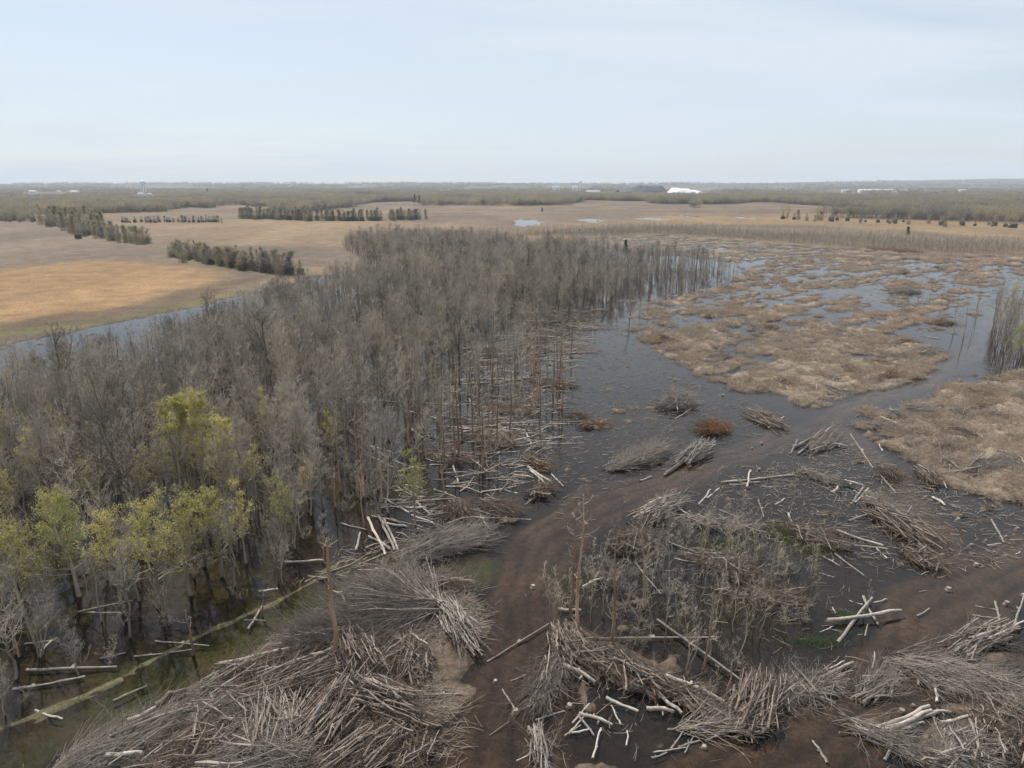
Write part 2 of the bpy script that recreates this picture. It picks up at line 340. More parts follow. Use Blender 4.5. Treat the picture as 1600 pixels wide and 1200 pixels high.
def ground_at(x, y):
    """height and colour of the ground"""
    x = np.asarray(x, float); y = np.asarray(y, float)
    wx = x + 5 * (fbm(x / 9, y / 9, 3, 3) - 0.5) * 2; wy = y + 5 * (fbm(x / 9, y / 9, 5, 3) - 0.5) * 2
    far = sstep(250, 500, y)
    n_big = fbm(x / 60, y / 60, 11, 4) - 0.5
    n_mid = fbm(x / 9, y / 9, 13, 4) - 0.5
    n_fin = fbm(x / 1.6, y / 1.6, 15, 4) - 0.5
    u = (x * SD.x + y * SD.y) / 19; w = (-x * SD.y + y * SD.x) / 4.2
    n_str = fbm(u, w, 17, 5, 0.6) - 0.5
    wet = sd_poly(wx, wy, WET)
    inwet = sstep(-3, 4, wet)
    # dry land beyond
    zl = 0.55 + 1.2 * n_big * sstep(300, 900, y) + 0.10 * n_fin * (1 - far) + np.clip(y - 1200, 0, None) * 0.0022 * (0.6 + 0.8 * fbm(x / 900, y / 900, 19, 3))
    ridge = sstep(4500, 8600, y)
    zl = zl + ridge * (16 + 26 * fbm(x / 1500, y / 2500, 23, 4)) + sstep(7600, 9200, y) * sstep(3200, 6500, x) * (46 + 50 * (fbm(x / 1100, y / 3000, 29, 3) - 0.3))
    # wet ground
    zw = -0.42 + 0.30 * n_mid + 0.10 * n_fin
    forest = sstep(-3, 3, sd_poly(wx, wy, FOREST))
    zw = zw + forest * (0.16 + 0.25 * n_mid)
    def land(P, h, e0=-3.0, e1=5.0, amp=1.0):
        return sstep(e0, e1, sd_poly(wx, wy, P)) * h
    l1 = land(LAND1, 1, -2, 3.5); l2 = land(LAND2, 1, -2, 3.5); l3 = land(LAND3, 1, -5, 8); lt = land(LANDT, 1, -12, 12)
    lm = np.maximum(l1, l2)
    n_hum = fbm(x / 4.0, y / 4.0, 21, 4, 0.6) - 0.5
    zw = zw + lm * (0.75 - 0.24 * l1 * sstep(150, 230, y) + 0.22 * l2 + 0.6 * n_mid + 2.2 * np.minimum(n_str, 0.05) + 1.0 * n_hum + 0.3 * n_fin)
    zw = zw + np.clip(l3 - lm, 0, 1) * (0.40 + 2.3 * n_str + 1.2 * n_hum + 0.5 * n_fin)
    zw = zw + lt * (0.55 + 1.2 * n_str)
    pile = sstep(-1.5, 4.5, sd_poly(wx, wy, PILE)); rpile = np.maximum(land(RPILE, 1, -1, 2.0), land(RB, 1, -2, 4))
    bankr = land(BANKR, 1, -1, 2)
    zw = zw + pile * (0.9 + 0.5 * n_mid) + rpile * (0.62 + 0.5 * n_mid) + bankr * (0.5 + 0.3 * n_mid)
    # small mud hummocks poking through the shallow water on the cleared side
    clear = (1 - forest) * sstep(-10, -3, -sd_poly(x, y, GP([(850, 1200), (880, 560), (960, 480), (1010, 545), (900, 700), (870, 800)])))
    hum = np.clip(fbm(x / 2.3, y / 2.3, 41, 4) - 0.57, 0, 1) * 3.6 * sstep(0.40, 0.60, fbm(x / 22, y / 22, 43, 2))
    # tracks
    d1, d2, d3 = d_line(wx * .5 + x * .5, wy * .5 + y * .5, TRACK1), d_line(wx * .5 + x * .5, wy * .5 + y * .5, TRACK2), d_line(x, y, TRACK3)
    tw = 1 - .36 * sstep(95, 135, y); t1 = sstep(5.4 * tw, 3.4 * tw, d1); t2 = sstep(5.5, 3.5, d2); t3 = sstep(3.0, 1.4, d3)
    tr = np.maximum(np.maximum(t1, t2), t3)
    nearb = sstep(130, 70, y)
    zw = np.where(clear > 0, zw + hum * clear * (1 - tr), zw)
    zt = -0.17 + 0.10 * n_fin + 0.10 * n_mid - 0.09 * np.cos(d1 * 2.6) * t1 - 0.09 * np.cos(d2 * 2.4) * t2 + 0.13 * nearb * t1 + 0.05 * t2
    zw = zw * (1 - tr * (1 - 0.9 * pile)) + np.minimum(zt, -0.03) * tr * (1 - 0.9 * pile)
    # ditch and its banks
    dd = d_line(x, y, DITCH); b1 = d_line(wx * .5 + x * .5, wy * .5 + y * .5, BANK1); b2 = d_line(wx * .2 + x * .8, wy * .2 + y * .8, BANK2)
    dt = sstep(4.6, 3.0, dd)
    zw = zw * (1 - dt) + dt * (-0.45 + 0.2 * n_mid)
    bw = 0.55 + 0.9 * fbm(x / 6, y / 6, 45, 3); k1 = sstep(1.25 * bw, 0.1, b1); k2 = sstep(0.75 * bw, 0.1, b2) * sstep(.35, .5, fbm(x / 7, y / 7, 46, 2))
    zw = np.maximum(zw, np.where(k1 > 0, -0.45 + 0.56 * k1 + 0.30 * n_fin, -9)); zw = np.maximum(zw, np.where(k2 > 0, -0.45 + 0.52 * k2 + 0.25 * n_fin, -9))
    z = zl * (1 - inwet) + zw * inwet
    for (pu, pv, hw, hh) in PUDDLES:
        c0 = G(pu, pv); rx = metres(hw, pv); ry = abs(G(pu, pv - hh * .35).y - G(pu, pv + hh * .35).y) / 2
        e = ((x - c0.x) / rx) ** 2 + ((y - c0.y) / ry) ** 2 + 2.6 * n_mid + 1.5 * n_str
        z = np.where(e < 1.0, np.minimum(z, -0.15), z)
    # ---------------- colours
    def C(*a): return np.array(a, float)
    def blend(base, c_, m): return base * (1 - m[:, None]) + C(*c_) * m[:, None]
    sh = x.shape; xr, yr, zr = x.ravel(), y.ravel(), z.ravel()
    R = lambda a: np.asarray(a).ravel()
    cc = np.zeros((xr.size, 3)) + C(0.150, 0.122, 0.093)
    band = R(fbm(x / 160, y / 45, 51, 4)); spk = R(fbm(x / 14, y / 10, 53, 4))
    cc = blend(cc, (0.115, 0.096, 0.080), sstep(0.45, 0.62, band))
    cc = blend(cc, (0.20, 0.150, 0.095), sstep(0.52, 0.66, R(fbm(x / 90, y / 60, 57, 4))) * 0.6)
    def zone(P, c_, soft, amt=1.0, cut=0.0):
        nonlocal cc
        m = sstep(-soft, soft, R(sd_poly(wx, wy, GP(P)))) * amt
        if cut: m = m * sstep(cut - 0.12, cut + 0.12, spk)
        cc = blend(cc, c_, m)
    zone([(-500, 440), (0, 420), (160, 405), (330, 420), (350, 440), (200, 482), (0, 512), (-300, 560)], (0.235, 0.158, 0.082), 14, 0.9)
    zone([(-300, 350), (60, 352), (160, 378), (260, 398), (330, 418), (180, 405), (0, 422), (-300, 440)], (0.135, 0.113, 0.092), 14, 0.75)
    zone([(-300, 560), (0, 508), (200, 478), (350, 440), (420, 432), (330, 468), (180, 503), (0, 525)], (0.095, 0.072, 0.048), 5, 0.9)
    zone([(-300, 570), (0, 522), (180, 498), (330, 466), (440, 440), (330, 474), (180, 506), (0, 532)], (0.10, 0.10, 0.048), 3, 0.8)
    zone([(265, 400), (330, 417), (440, 434), (450, 428), (340, 410), (275, 395)], (0.12, 0.14, 0.055), 4, 0.9)
    zone([(235, 352), (560, 345), (790, 350), (640, 362), (540, 385), (430, 385), (290, 372)], (0.19, 0.145, 0.095), 25, 0.8)
    zone([(560, 345), (1000, 325), (1000, 345), (760, 352)], (0.125, 0.104, 0.088), 25, 0.7)
    zone([(1000, 338), (1230, 340), (1700, 354), (1700, 378), (1250, 352), (1000, 350)], (0.215, 0.165, 0.10), 25, 0.8)
    zone([(850, 360), (1000, 352), (1250, 358), (1700, 382), (1700, 400), (1250, 384), (1000, 366)], (0.145, 0.12, 0.095), 10, 0.8)
    zone([(330, 310), (390, 312), (450, 327), (340, 322)], (0.21, 0.165, 0.115), 40, 0.9)
    zone([(150, 326), (230, 325), (235, 333), (150, 334)], (0.24, 0.17, 0.105), 25, 0.9)
    zone([(930, 298), (1000, 299), (1000, 303), (930, 302)], (0.13, 0.16, 0.07), 60, 0.8)
    wood = sstep(1300, 2400, yr) * sstep(0.36, 0.44, R(fbm(x / 420, y / 700, 61, 3)))
    cc = blend(cc, (0.095, 0.082, 0.066), wood * 0.9)
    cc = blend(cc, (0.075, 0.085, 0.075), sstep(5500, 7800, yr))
    # wet ground colours
    wc = np.zeros_like(cc) + C(0.040, 0.032, 0.025)
    wc = blend(wc, (0.060, 0.050, 0.036), R(forest))
    wc = blend(wc, (0.068, 0.066, 0.030), R(forest) * sstep(0.50, 0.62, R(fbm(x / 12, y / 12, 63, 3))) * 0.7)
    dry = sstep(0.07, 0.20, zr)
    lall = np.clip(R(lm + l3 + lt), 0, 1)
    tan = C(0.215, 0.168, 0.124)
    wc = blend(wc, (0.052, 0.041, 0.032), sstep(-0.06, 0.0, zr)); wc = blend(wc, (0.125, 0.092, 0.066), sstep(0.06, 0.16, zr))
    tone = R(fbm(x / 8, y / 8, 67, 4))
    wc = wc * (1 - (dry * lall)[:, None]) + (dry * lall)[:, None] * (tan * (0.40 + 1.0 * tone)[:, None] * (0.55 + 0.45 * sstep(0.08, 0.55, zr + 0.4 * (spk - .5)))[:, None])
    wc = blend(wc, (0.125, 0.078, 0.054), dry * R(np.clip(l3 - lm, 0, 1)) * sstep(0.46, 0.60, R(fbm(x / 16, y / 10, 69, 3))) * 0.75)
    wc = blend(wc, (0.105, 0.080, 0.060), dry * R(np.maximum(pile, rpile)) * 0.7)
    wc = blend(wc, (0.155, 0.118, 0.088), R(bankr) * 0.8)
    brownish = 0.5 + 0.5 * R(fbm(x / 5, y / 5, 71, 3))
    trc = np.zeros_like(cc) + C(0.122, 0.088, 0.061)
    trc = trc * (0.55 + 0.9 * R(fbm(x / 3.5, y / 3.5, 73, 4)))[:, None]
    rut = R(np.clip(np.maximum(t1 * np.cos(d1 * 2.6), t2 * np.cos(d2 * 2.4)), 0, 1)); trc = trc * (1 - .42 * rut * (.4 + R(fbm(x / 2, y / 2, 78, 3))))[:, None]
    wc = wc * (1 - R(tr)[:, None]) + trc * R(tr)[:, None]
    wc = blend(wc, (0.115, 0.104, 0.050), R(dt) * 0.9)
    wc = blend(wc, (0.075, 0.095, 0.026), R(dt) * sstep(0.50, 0.62, R(fbm(x / 3.5, y / 3.5, 75, 3))) * 0.8)
    wc = blend(wc, (0.105, 0.088, 0.058), R(np.maximum(k1, k2 * 0.8)) * 0.85)
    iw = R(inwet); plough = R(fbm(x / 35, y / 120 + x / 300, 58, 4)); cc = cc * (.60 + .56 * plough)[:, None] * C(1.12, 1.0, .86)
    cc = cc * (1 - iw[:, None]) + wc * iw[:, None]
    return z, cc.reshape(sh + (3,))

def axis(segs):
    out_ = []
    for a, b_, s0, s1 in segs:
        x_ = a
        while x_ < b_ - 1e-6:
            out_.append(x_); t = (x_ - a) / (b_ - a); x_ += s0 + (s1 - s0) * t
    out_.append(segs[-1][1]); return np.array(out_)
ys = axis([(18, 34, 3, 0.6), (34, 115, 0.5, 0.6), (115, 330, 0.6, 2.2), (330, 900, 2.2, 9), (900, 9800, 10, 130)])
xp = axis([(0, 110, 0.6, 0.6), (110, 330, 0.7, 2.6), (330, 1200, 3, 20), (1200, 9800, 25, 320)])
xs = np.concatenate([-xp[:0:-1], xp])
XX, YY = np.meshgrid(xs, ys)
ZZ, CCOL = ground_at(XX, YY)
nx, ny = len(xs), len(ys)
idx = np.arange(nx * ny).reshape(ny, nx)
Q = np.stack([idx[:-1, :-1], idx[:-1, 1:], idx[1:, 1:], idx[1:, :-1]], -1).reshape(-1, 4)
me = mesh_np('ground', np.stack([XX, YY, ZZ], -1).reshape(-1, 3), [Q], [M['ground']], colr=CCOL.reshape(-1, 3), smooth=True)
tag(obj('ground', me), 'wet brown mud, tan cleared land and stubble fields to the horizon', 'ground', kind='structure')
def hz(x, y):
    """height of the built ground (bilinear)"""
    x = np.atleast_1d(np.asarray(x, float)); y = np.atleast_1d(np.asarray(y, float))
    i = np.clip(np.searchsorted(xs, x) - 1, 0, nx - 2); j = np.clip(np.searchsorted(ys, y) - 1, 0, ny - 2)
    fx = np.clip((x - xs[i]) / (xs[i + 1] - xs[i]), 0, 1); fy = np.clip((y - ys[j]) / (ys[j + 1] - ys[j]), 0, 1)
    return (ZZ[j, i] * (1 - fx) + ZZ[j, i + 1] * fx) * (1 - fy) + (ZZ[j + 1, i] * (1 - fx) + ZZ[j + 1, i + 1] * fx) * fy
def gz(x, y): return float(hz(x, y)[0])

V = np.array([(-1500, 15, 0), (1500, 15, 0), (1500, 1500, 0), (-1500, 1500, 0)])
tag(obj('water', mesh_np('water', V, [np.array([[0, 1, 2, 3]])], [M['water']])), 'still dark floodwater over the cleared swamp and among the trees', 'water', kind='structure')

# ------------------------------------------------------------------ trees
def unit(v): return v / (np.linalg.norm(v, axis=-1, keepdims=True) + 1e-9)
def grow(r, base, dirs, L, K, curl=0.25, up=0.15):
    """curved polylines from base points along dirs"""
    N = len(base); P = np.zeros((N, K, 3)); P[:, 0] = base; d = unit(dirs)
    for k in range(1, K):
        d = unit(d + r.normal(0, curl, (N, 3)) + np.array([0, 0, up]))
        P[:, k] = P[:, k - 1] + d * (L / (K - 1))[:, None]
    return P
def along(P, t):
    K = P.shape[1]; f = t * (K - 1); i = np.minimum(f.astype(int), K - 2); f = (f - i)[:, None]
    n_ = np.arange(len(P)); A, B = P[n_, i], P[n_, i + 1]
    return A * (1 - f) + B * f, unit(B - A)
def make_tree(seed, H, r0, cs=0.4, nb=26, bl=3.0, ang=48, subs=4, twigs=4, crook=0.25, stems=1, fork=False, leaves=0, leafsize=0.3, leafmat='leaf', twr=0.014, barkm='bark', twm='twig', tips=1.0, skirt=0):
    """-> (trunk mesh, crown mesh, joined mesh)"""
    r = np.random.default_rng(seed)
    trunk, crown = Bag(), Bag()
    stemsP = []
    for s in range(stems):
        K = 9
        az_ = r.uniform(0, 6.28); lean = 0.03 + (0.16 if stems > 1 else 0.02) * r.random()
        Hs = H * (1 if s == 0 else r.uniform(0.7, 1.0))
        z_ = np.linspace(-0.6, Hs, K)
        wob = np.cumsum(r.normal(0, crook, (K, 2)), 0) * 0.5; wob -= wob[0]
        wob[:, 0] += np.cos(az_) * lean * z_ * (0.5 + z_ / Hs); wob[:, 1] += np.sin(az_) * lean * z_ * (0.5 + z_ / Hs)
        P = np.stack([wob[:, 0] + (0.25 * math.cos(az_) if stems > 1 else 0), wob[:, 1] + (0.25 * math.sin(az_) if stems > 1 else 0), z_], 1)
        tt = np.linspace(0, 1, K); R = r0 * (1 if stems == 1 else 0.62) * ((1 - tt) ** 0.8 * 0.94 + 0.06) * np.where(tt < 0.05, 1.25, 1)
        trunk.tubes(P[None], R[None], 6); stemsP.append((P, R, nb // stems))
        if fork and s == 0:
            i = int(K * r.uniform(0.4, 0.55)); d = np.array([math.cos(az_ + 2), math.sin(az_ + 2), 2.2])
            L = Hs - z_[i]; P2 = grow(r, P[i][None], d[None], np.array([L * 0.95]), 6, 0.10, 0.12)
            R2 = R[i] * 0.75 * np.linspace(1, 0.1, 6); trunk.tubes(P2, R2[None], 5); stemsP.append((P2[0], R2, nb // 2))
    for P, R, nbs in stemsP:
        K = len(P); c0 = cs if K == 9 else 0.15
        t = c0 + (1 - c0) * np.sort(r.random(nbs)) ** 0.9; t = np.minimum(t, 0.985)
        PP = np.broadcast_to(P, (nbs, K, 3)); b, _ = along(PP, t)
        a = r.uniform(0, 6.28, nbs); el = np.radians(r.normal(ang, 10, nbs))
        d = np.stack([np.cos(a) * np.cos(el), np.sin(a) * np.cos(el), np.sin(el)], 1)
        L = bl * (1 - 0.62 * (t - c0) / (1 - c0)) * r.uniform(0.55, 1.15, nbs)
        B = grow(r, b, d, L, 5, 0.14, 0.10)
        br = np.maximum(np.interp(t, np.linspace(0, 1, K), R) * 0.42, twr * 1.5)
        crown.tubes(B, br[:, None] * np.linspace(1, 0.3, 5)[None], 3, c=np.tile([[0.86, 0.86, 0.86]], (nbs, 1)), m=0)
        if subs == 0: continue
        ns = nbs * subs; bi = np.repeat(np.arange(nbs), subs); ts = r.uniform(0.25, 1.0, ns)
        sb, sd_ = along(B[bi], ts); sd_ = unit(sd_ + r.normal(0, 0.55, (ns, 3)) + [0, 0, 0.15])
        SL = L[bi] * r.uniform(0.22, 0.5, ns)
        S = grow(r, sb, sd_, SL, 3, 0.18, 0.08)
        crown.tubes(S, np.maximum(br[bi] * 0.4, twr)[:, None] * np.linspace(1, 0.55, 3)[None], 3, c=None, m=0)
        if twigs:
            nt = ns * twigs; ti = np.repeat(np.arange(ns), twigs); tq = r.uniform(0.15, 1.0, nt)
            tb, td = along(S[ti], tq); td = unit(td + r.normal(0, 0.5, (nt, 3)) + [0, 0, 0.12])
            TL = np.maximum(SL[ti] * r.uniform(0.3, 0.8, nt), 0.25)
            T = grow(r, tb, td, TL, 2, 0.1, 0.0)
            crown.tubes(T, np.full((nt, 2), twr) * np.array([1.0, 0.6]), 3, c=None, m=0)
            if leaves:
                li = r.integers(0, nt, leaves); lb, ldir = along(T[li], r.uniform(0.2, 1.0, leaves))
                lb = lb + r.normal(0, leafsize * 0.8, (leaves, 3))
                e1 = unit(r.normal(0, 1, (leaves, 3))); e2 = unit(np.cross(e1, r.normal(0, 1, (leaves, 3))))
                sz = leafsize * r.uniform(0.5, 1.2, leaves)[:, None]
                LV = np.stack([lb - e1 * sz * 0.55, lb - e2 * sz * 0.28, lb + e1 * sz * 0.55, lb + e2 * sz * 0.28], 1).reshape(-1, 3)
                shade = np.repeat(r.uniform(0.65, 1.25, leaves), 4)[:, None] * np.array([1, 1, 1])
                crown.add(LV, Q=np.arange(leaves * 4).reshape(-1, 4), c=shade, m=1)
    if skirt:
        a = r.uniform(0, 6.28, skirt); q_ = np.sqrt(r.random(skirt)) * bl * .62; lb = np.column_stack([np.cos(a) * q_, np.sin(a) * q_, r.uniform(.1, H * .42, skirt)])
        e1 = unit(r.normal(0, 1, (skirt, 3)) + [0, 0, 1.2]); e2 = unit(np.cross(e1, r.normal(0, 1, (skirt, 3))))
        crown.add(np.stack([lb - e1 * .55, lb - e2 * .1, lb + e1 * .55, lb + e2 * .1], 1).reshape(-1, 3), Q=np.arange(skirt * 4).reshape(-1, 4), c=np.repeat(r.uniform(.5, 1.1, skirt), 4)[:, None] * np.ones(3), m=1)
    tm = trunk.mesh('trunk', [M[barkm]], True); cm = crown.mesh('crown', [M[twm], M[leafmat]])
    j = Bag()
    for bag, off in ((trunk, 0), (crown, 1)):
        vo = j.n
        for Vv, Cc in zip(bag.V, bag.C): j.V.append(Vv); j.C.append(Cc); j.n += len(Vv)
        for q, mq in zip(bag.Q, bag.MQ): j.Q.append(q + vo); j.MQ.append(mq + off)
    jm = j.mesh('tree', [M[barkm], M[twm], M[leafmat]])
    return tm, cm, jm

def scatter(P, spacing, seed, jitter=0.45):
    r = np.random.default_rng(seed)
    lo, hi = P.min(0), P.max(0)
    gx, gy = np.meshgrid(np.arange(lo[0], hi[0], spacing), np.arange(lo[1], hi[1], spacing))
    p = np.stack([gx.ravel(), gy.ravel()], 1) + r.uniform(-jitter, jitter, (gx.size, 2)) * spacing * 1.6
    return p[sd_poly(p[:, 0], p[:, 1], P) > 0]
def px_of(x, y, z=0.0):
    cp, sp = math.cos(PITCH), math.sin(PITCH)
    dz = z - CAM_H; dep = y * cp - dz * sp; up = y * sp + dz * cp
    return 800 + FPX * x / dep, 600 - FPX * up / dep, dep
def in_view(x, y, m=60, z=6.0):
    u, v, d = px_of(x, y, z); u0, v0, d0 = px_of(x, y, 0)
    return (u > -m) & (u < 1600 + m) & (v < 1200 + m) & (d > 1)

def instancer(name, pts, zs, rot, scl, var, meshes, label, cat):
    """one object of uncountable growth: geometry nodes put the variant meshes on its points"""
    me = bpy.data.meshes.new(name); me.vertices.add(len(pts))
    me.vertices.foreach_set('co', np.column_stack([pts, zs]).astype(np.float32).ravel())
    for nm, typ, dat, key in (('rot', 'FLOAT_VECTOR', rot, 'vector'), ('scl', 'FLOAT', scl, 'value'), ('var', 'INT', var, 'value')):
        a = me.attributes.new(nm, typ, 'POINT')
        a.data.foreach_set(key, np.asarray(dat, np.int32 if typ == 'INT' else np.float32).ravel())
    o = obj(name, me); tag(o, label, cat, kind='stuff')
    ng = bpy.data.node_groups.new(name, 'GeometryNodeTree')
    ng.interface.new_socket('Geometry', in_out='INPUT', socket_type='NodeSocketGeometry')
    ng.interface.new_socket('Geometry', in_out='OUTPUT', socket_type='NodeSocketGeometry')
    n, l = ng.nodes, ng.links
    gi, go = n.new('NodeGroupInput'), n.new('NodeGroupOutput'); jn = n.new('GeometryNodeJoinGeometry')
    def attr(nm, t):
        a = n.new('GeometryNodeInputNamedAttribute'); a.data_type = t; a.inputs[0].default_value = nm
        return [s_ for s_ in a.outputs if s_.enabled and s_.name == 'Attribute'][0]
    ra, sa, va = attr('rot', 'FLOAT_VECTOR'), attr('scl', 'FLOAT'), attr('var', 'INT')
    for k, m_ in enumerate(meshes):
        src = bpy.data.objects.new('source_' + name, m_)           # never linked to the scene
        oi = n.new('GeometryNodeObjectInfo'); oi.inputs[0].default_value = src
        cp_ = n.new('FunctionNodeCompare'); cp_.data_type = 'INT'; cp_.operation = 'EQUAL'
        ii = [s_ for s_ in cp_.inputs if s_.enabled]
        l.new(va, ii[0]); ii[1].default_value = k
        ip = n.new('GeometryNodeInstanceOnPoints')
        l.new(gi.outputs[0], ip.inputs['Points']); l.new(cp_.outputs[0], ip.inputs['Selection'])
        l.new(oi.outputs['Geometry'], ip.inputs['Instance']); l.new(ra, ip.inputs['Rotation']); l.new(sa, ip.inputs['Scale'])
        l.new(ip.outputs[0], jn.inputs[0])
    l.new(jn.outputs[0], go.inputs[0])
    md = o.modifiers.new('growth', 'NODES'); md.node_group = ng
    return o

def place_tree(name, parts, x, y, rz, s, label, cat, group, tilt=(0, 0), z=None):
    e = obj(name, None, loc=(x, y, gz(x, y) if z is None else z), rot=(tilt[0], tilt[1], rz), scl=s)
    e.empty_display_size = 0.5
    obj('trunk', parts[0], e); obj('crown', parts[1], e)
    return tag(e, label, cat, group)

# the bare wood
kinds = ['slender straight', 'fork-trunked', 'crooked', 'wide-crowned', 'many-stemmed', 'thin sparse-topped', 'fine-twigged', 'bushy-topped', 'stout dark-limbed', 'thick-trunked gnarled']
VAR = [make_tree(101, 14, 0.15, 0.42, 28, 3.2, 48, twr=.011),
       make_tree(102, 14, 0.17, 0.45, 30, 3.6, 45, fork=True, twr=.011),
       make_tree(103, 13, 0.17, 0.36, 26, 3.8, 40, crook=0.5, twr=.011),
       make_tree(104, 14, 0.20, 0.34, 34, 4.8, 42, crook=0.35, twr=.011),
       make_tree(105, 11, 0.17, 0.35, 40, 3.0, 52, stems=4, twr=.011),
       make_tree(106, 15, 0.13, 0.58, 18, 2.2, 48, subs=4, twigs=3, twr=.011),
       make_tree(107, 16, 0.17, 0.45, 36, 3.2, 52, subs=5, twr=.010),
       make_tree(108, 9, 0.12, 0.28, 30, 2.8, 50, twigs=5, twr=.010),
       make_tree(109, 17, 0.30, 0.36, 26, 6.0, 44, subs=5, twigs=4, crook=.5, fork=True, twr=.012, barkm='darkbark', twm='darkbark'), make_tree(110, 15, 0.32, 0.30, 24, 6.4, 36, subs=5, twigs=4, crook=.7, fork=True, twr=.012, barkm='palebark')]
pts = scatter(FOREST, 2.95, 21)
edge = sd_poly(pts[:, 0], pts[:, 1], FOREST)
u_, v_, d_ = px_of(pts[:, 0], pts[:, 1])
# thinner towards the felled edge (right) and along the ditch
thin = sstep(360, 900, u_) * sstep(430, 620, v_)
keep = rng.random(len(pts)) > 0.74 * thin + 0.16
keep &= rng.random(len(pts)) < 0.35 + 0.65 * sstep(0, 9, edge)
keep &= fbm(pts[:, 0] / 15, pts[:, 1] / 15, 77, 2) > 0.31
keep &= rng.random(len(pts)) > .35 * sstep(860, 1000, u_)
keep &= ~((u_ > -60) & (u_ < 430) & (v_ > 830) & (v_ < 1010) & (rng.random(len(pts)) < .72))
keep &= in_view(pts[:, 0], pts[:, 1], 120, 7)
pts = pts[keep]
pts = np.concatenate([pts, scatter(GP([(535, 392), (600, 420), (760, 412), (840, 398), (780, 378), (620, 372), (545, 378)]), 3.2, 22)])
order = np.argsort(px_of(pts[:, 0], pts[:, 1])[2]); pts = pts[order]
N = len(pts)
var = rng.choice(10, N, p=[.19, .12, .11, .1, .06, .14, .14, .07, .04, .03]); rot = np.column_stack([rng.normal(0, .035, N), rng.normal(0, .035, N), rng.uniform(0, 6.28, N)]); scl = rng.uniform(0.66, 1.1, N) * (.80 + .44 * fbm(pts[:, 0] / 25, pts[:, 1] / 25, 79, 2))
scl *= (.68 + .32 * sstep(0, 22, sd_poly(pts[:, 0], pts[:, 1], FOREST))) * (1 - .28 * sstep(850, 1000, px_of(pts[:, 0], pts[:, 1])[0]))
inframe = in_view(pts[:, 0], pts[:, 1], 0, 6)
sel = np.where(inframe)[0][:300]; rest = np.setdiff1d(np.arange(N), sel)
DITCHN = DITCH
for i in sel:
    x, y = pts[i]
    dd_ = float(d_line(np.array([x]), np.array([y]), DITCH)[0]); u0 = px_of(x, y)[0]
    where = 'beside the green ditch' if dd_ < 9 else ('at the felled edge of the wood' if u0 > 560 else ('in the flooded wood behind the ditch' if dd_ < 24 else 'deep in the flooded wood'))
    ln = 'leaning ' if abs(rot[i, 0]) + abs(rot[i, 1]) > .075 else ''
    hh = 'tall' if scl[i] > .97 else ('low' if scl[i] < .8 else 'mid-height')
    gap = float(hz(x, y)[0]); foot = 'in floodwater' if gap < -.05 else 'on mud'
    place_tree('bare_tree', VAR[var[i]], x, y, rot[i, 2], scl[i], '%s %s%s bare tree %s %s' % (hh, ln, kinds[var[i]], foot, where), 'tree', 'bare trees standing in the flooded wood', tilt=rot[i, :2])
instancer('woodland', pts[rest], hz(pts[rest, 0], pts[rest, 1]), rot[rest], scl[rest], var[rest], [v[2] for v in VAR],
          'dense grey leafless flooded wood stretching back to the fields', 'woodland')
print('forest', N)

# snags: branchless brown trunks at the felled edge
def make_snag(seed, H, r0, stubs, top=True):
    r = np.random.default_rng(seed); b = Bag(); K = 9
    z_ = np.linspace(-0.6, H, K); w_ = np.cumsum(r.normal(0, 0.10, (K, 2)), 0); w_ -= w_[0]
    P = np.column_stack([w_, z_]); R = r0 * np.linspace(1.1, 0.42 if not top else 0.2, K)
    tcol = np.repeat(np.array([[1, 1, 1]]) * r.uniform(0.75, 1.2, (K, 1)), 7, 0)
    V_, Q_ = tubes(P[None], R[None], 7); b.add(V_, Q_, T=None, c=tcol)
    k = len(V_); b.add(np.vstack([V_[-7:], P[-1] + [0.05, 0, 0.25]]), T=[[i, (i + 1) % 7, 7] for i in range(7)])
    tm = b.mesh('trunk', [M['snag']], True)
    t = r.uniform(0.4, 0.99, stubs); bs, _ = along(np.broadcast_to(P, (stubs, K, 3)), t)
    a = r.uniform(0, 6.28, stubs); d = np.column_stack([np.cos(a), np.sin(a), r.uniform(0.2, 1.0, stubs)])
    L = r.uniform(0.4, 1.9, stubs); S = grow(r, bs, d, L, 4, 0.2, 0.05)
    c = Bag(); c.tubes(S, np.full((stubs, 1), 0.035) * np.linspace(1, 0.4, 4)[None], 3)
    ti = np.repeat(np.arange(stubs), 4); tb, td = along(S[ti], r.uniform(0.3, 1, stubs * 4))
    T = grow(r, tb, td + r.normal(0, .5, (stubs * 4, 3)), r.uniform(.3, .8, stubs * 4), 2); c.tubes(T, np.full((stubs * 4, 2), 0.013), 3)
    return tm, c.mesh('crown', [M['twig']])
SN = [make_snag(201, 13, 0.19, 10), make_snag(202, 10, 0.20, 5, False), make_snag(203, 15, 0.20, 16), make_snag(204, 7, 0.2, 3, False), make_snag(205, 12, 0.16, 12)]
snk = ['tall brown trunk with a few dead side branches', 'broken-topped brown trunk almost without branches', 'tall thin brown trunk with wispy dead twigs', 'short snapped brown trunk', 'slim brown trunk with short dead stubs']
def snag(u, v, k, s=1.0, label=None, z=None):
    p = G(u, v); x, y = p.x, p.y
    e = obj('dead_trunk', None, loc=(x, y, gz(x, y)), rot=(random.gauss(0, .03), random.gauss(0, .03), random.uniform(0, 6.28)), scl=s)
    obj('trunk', SN[k][0], e); obj('crown', SN[k][1], e)
    return tag(e, label or (('full-height ' if s > .98 else ('shorter ' if s < .88 else '')) + snk[k] + (' near the wood corner' if v > 680 else (' by the felled rows' if v > 580 else ' far along the wood edge'))), 'dead tree', 'dead trunks standing in the flooded clearing')
snag(524, 1035, 1, 1.3, 'lone broken brown trunk rising out of the big brush heap')
snag(904, 988, 2, 1.02, 'taller of two dark trunks standing beside the muddy track')
snag(893, 965, 0, 1.08, 'blackish twin of the two trunks standing beside the muddy track')
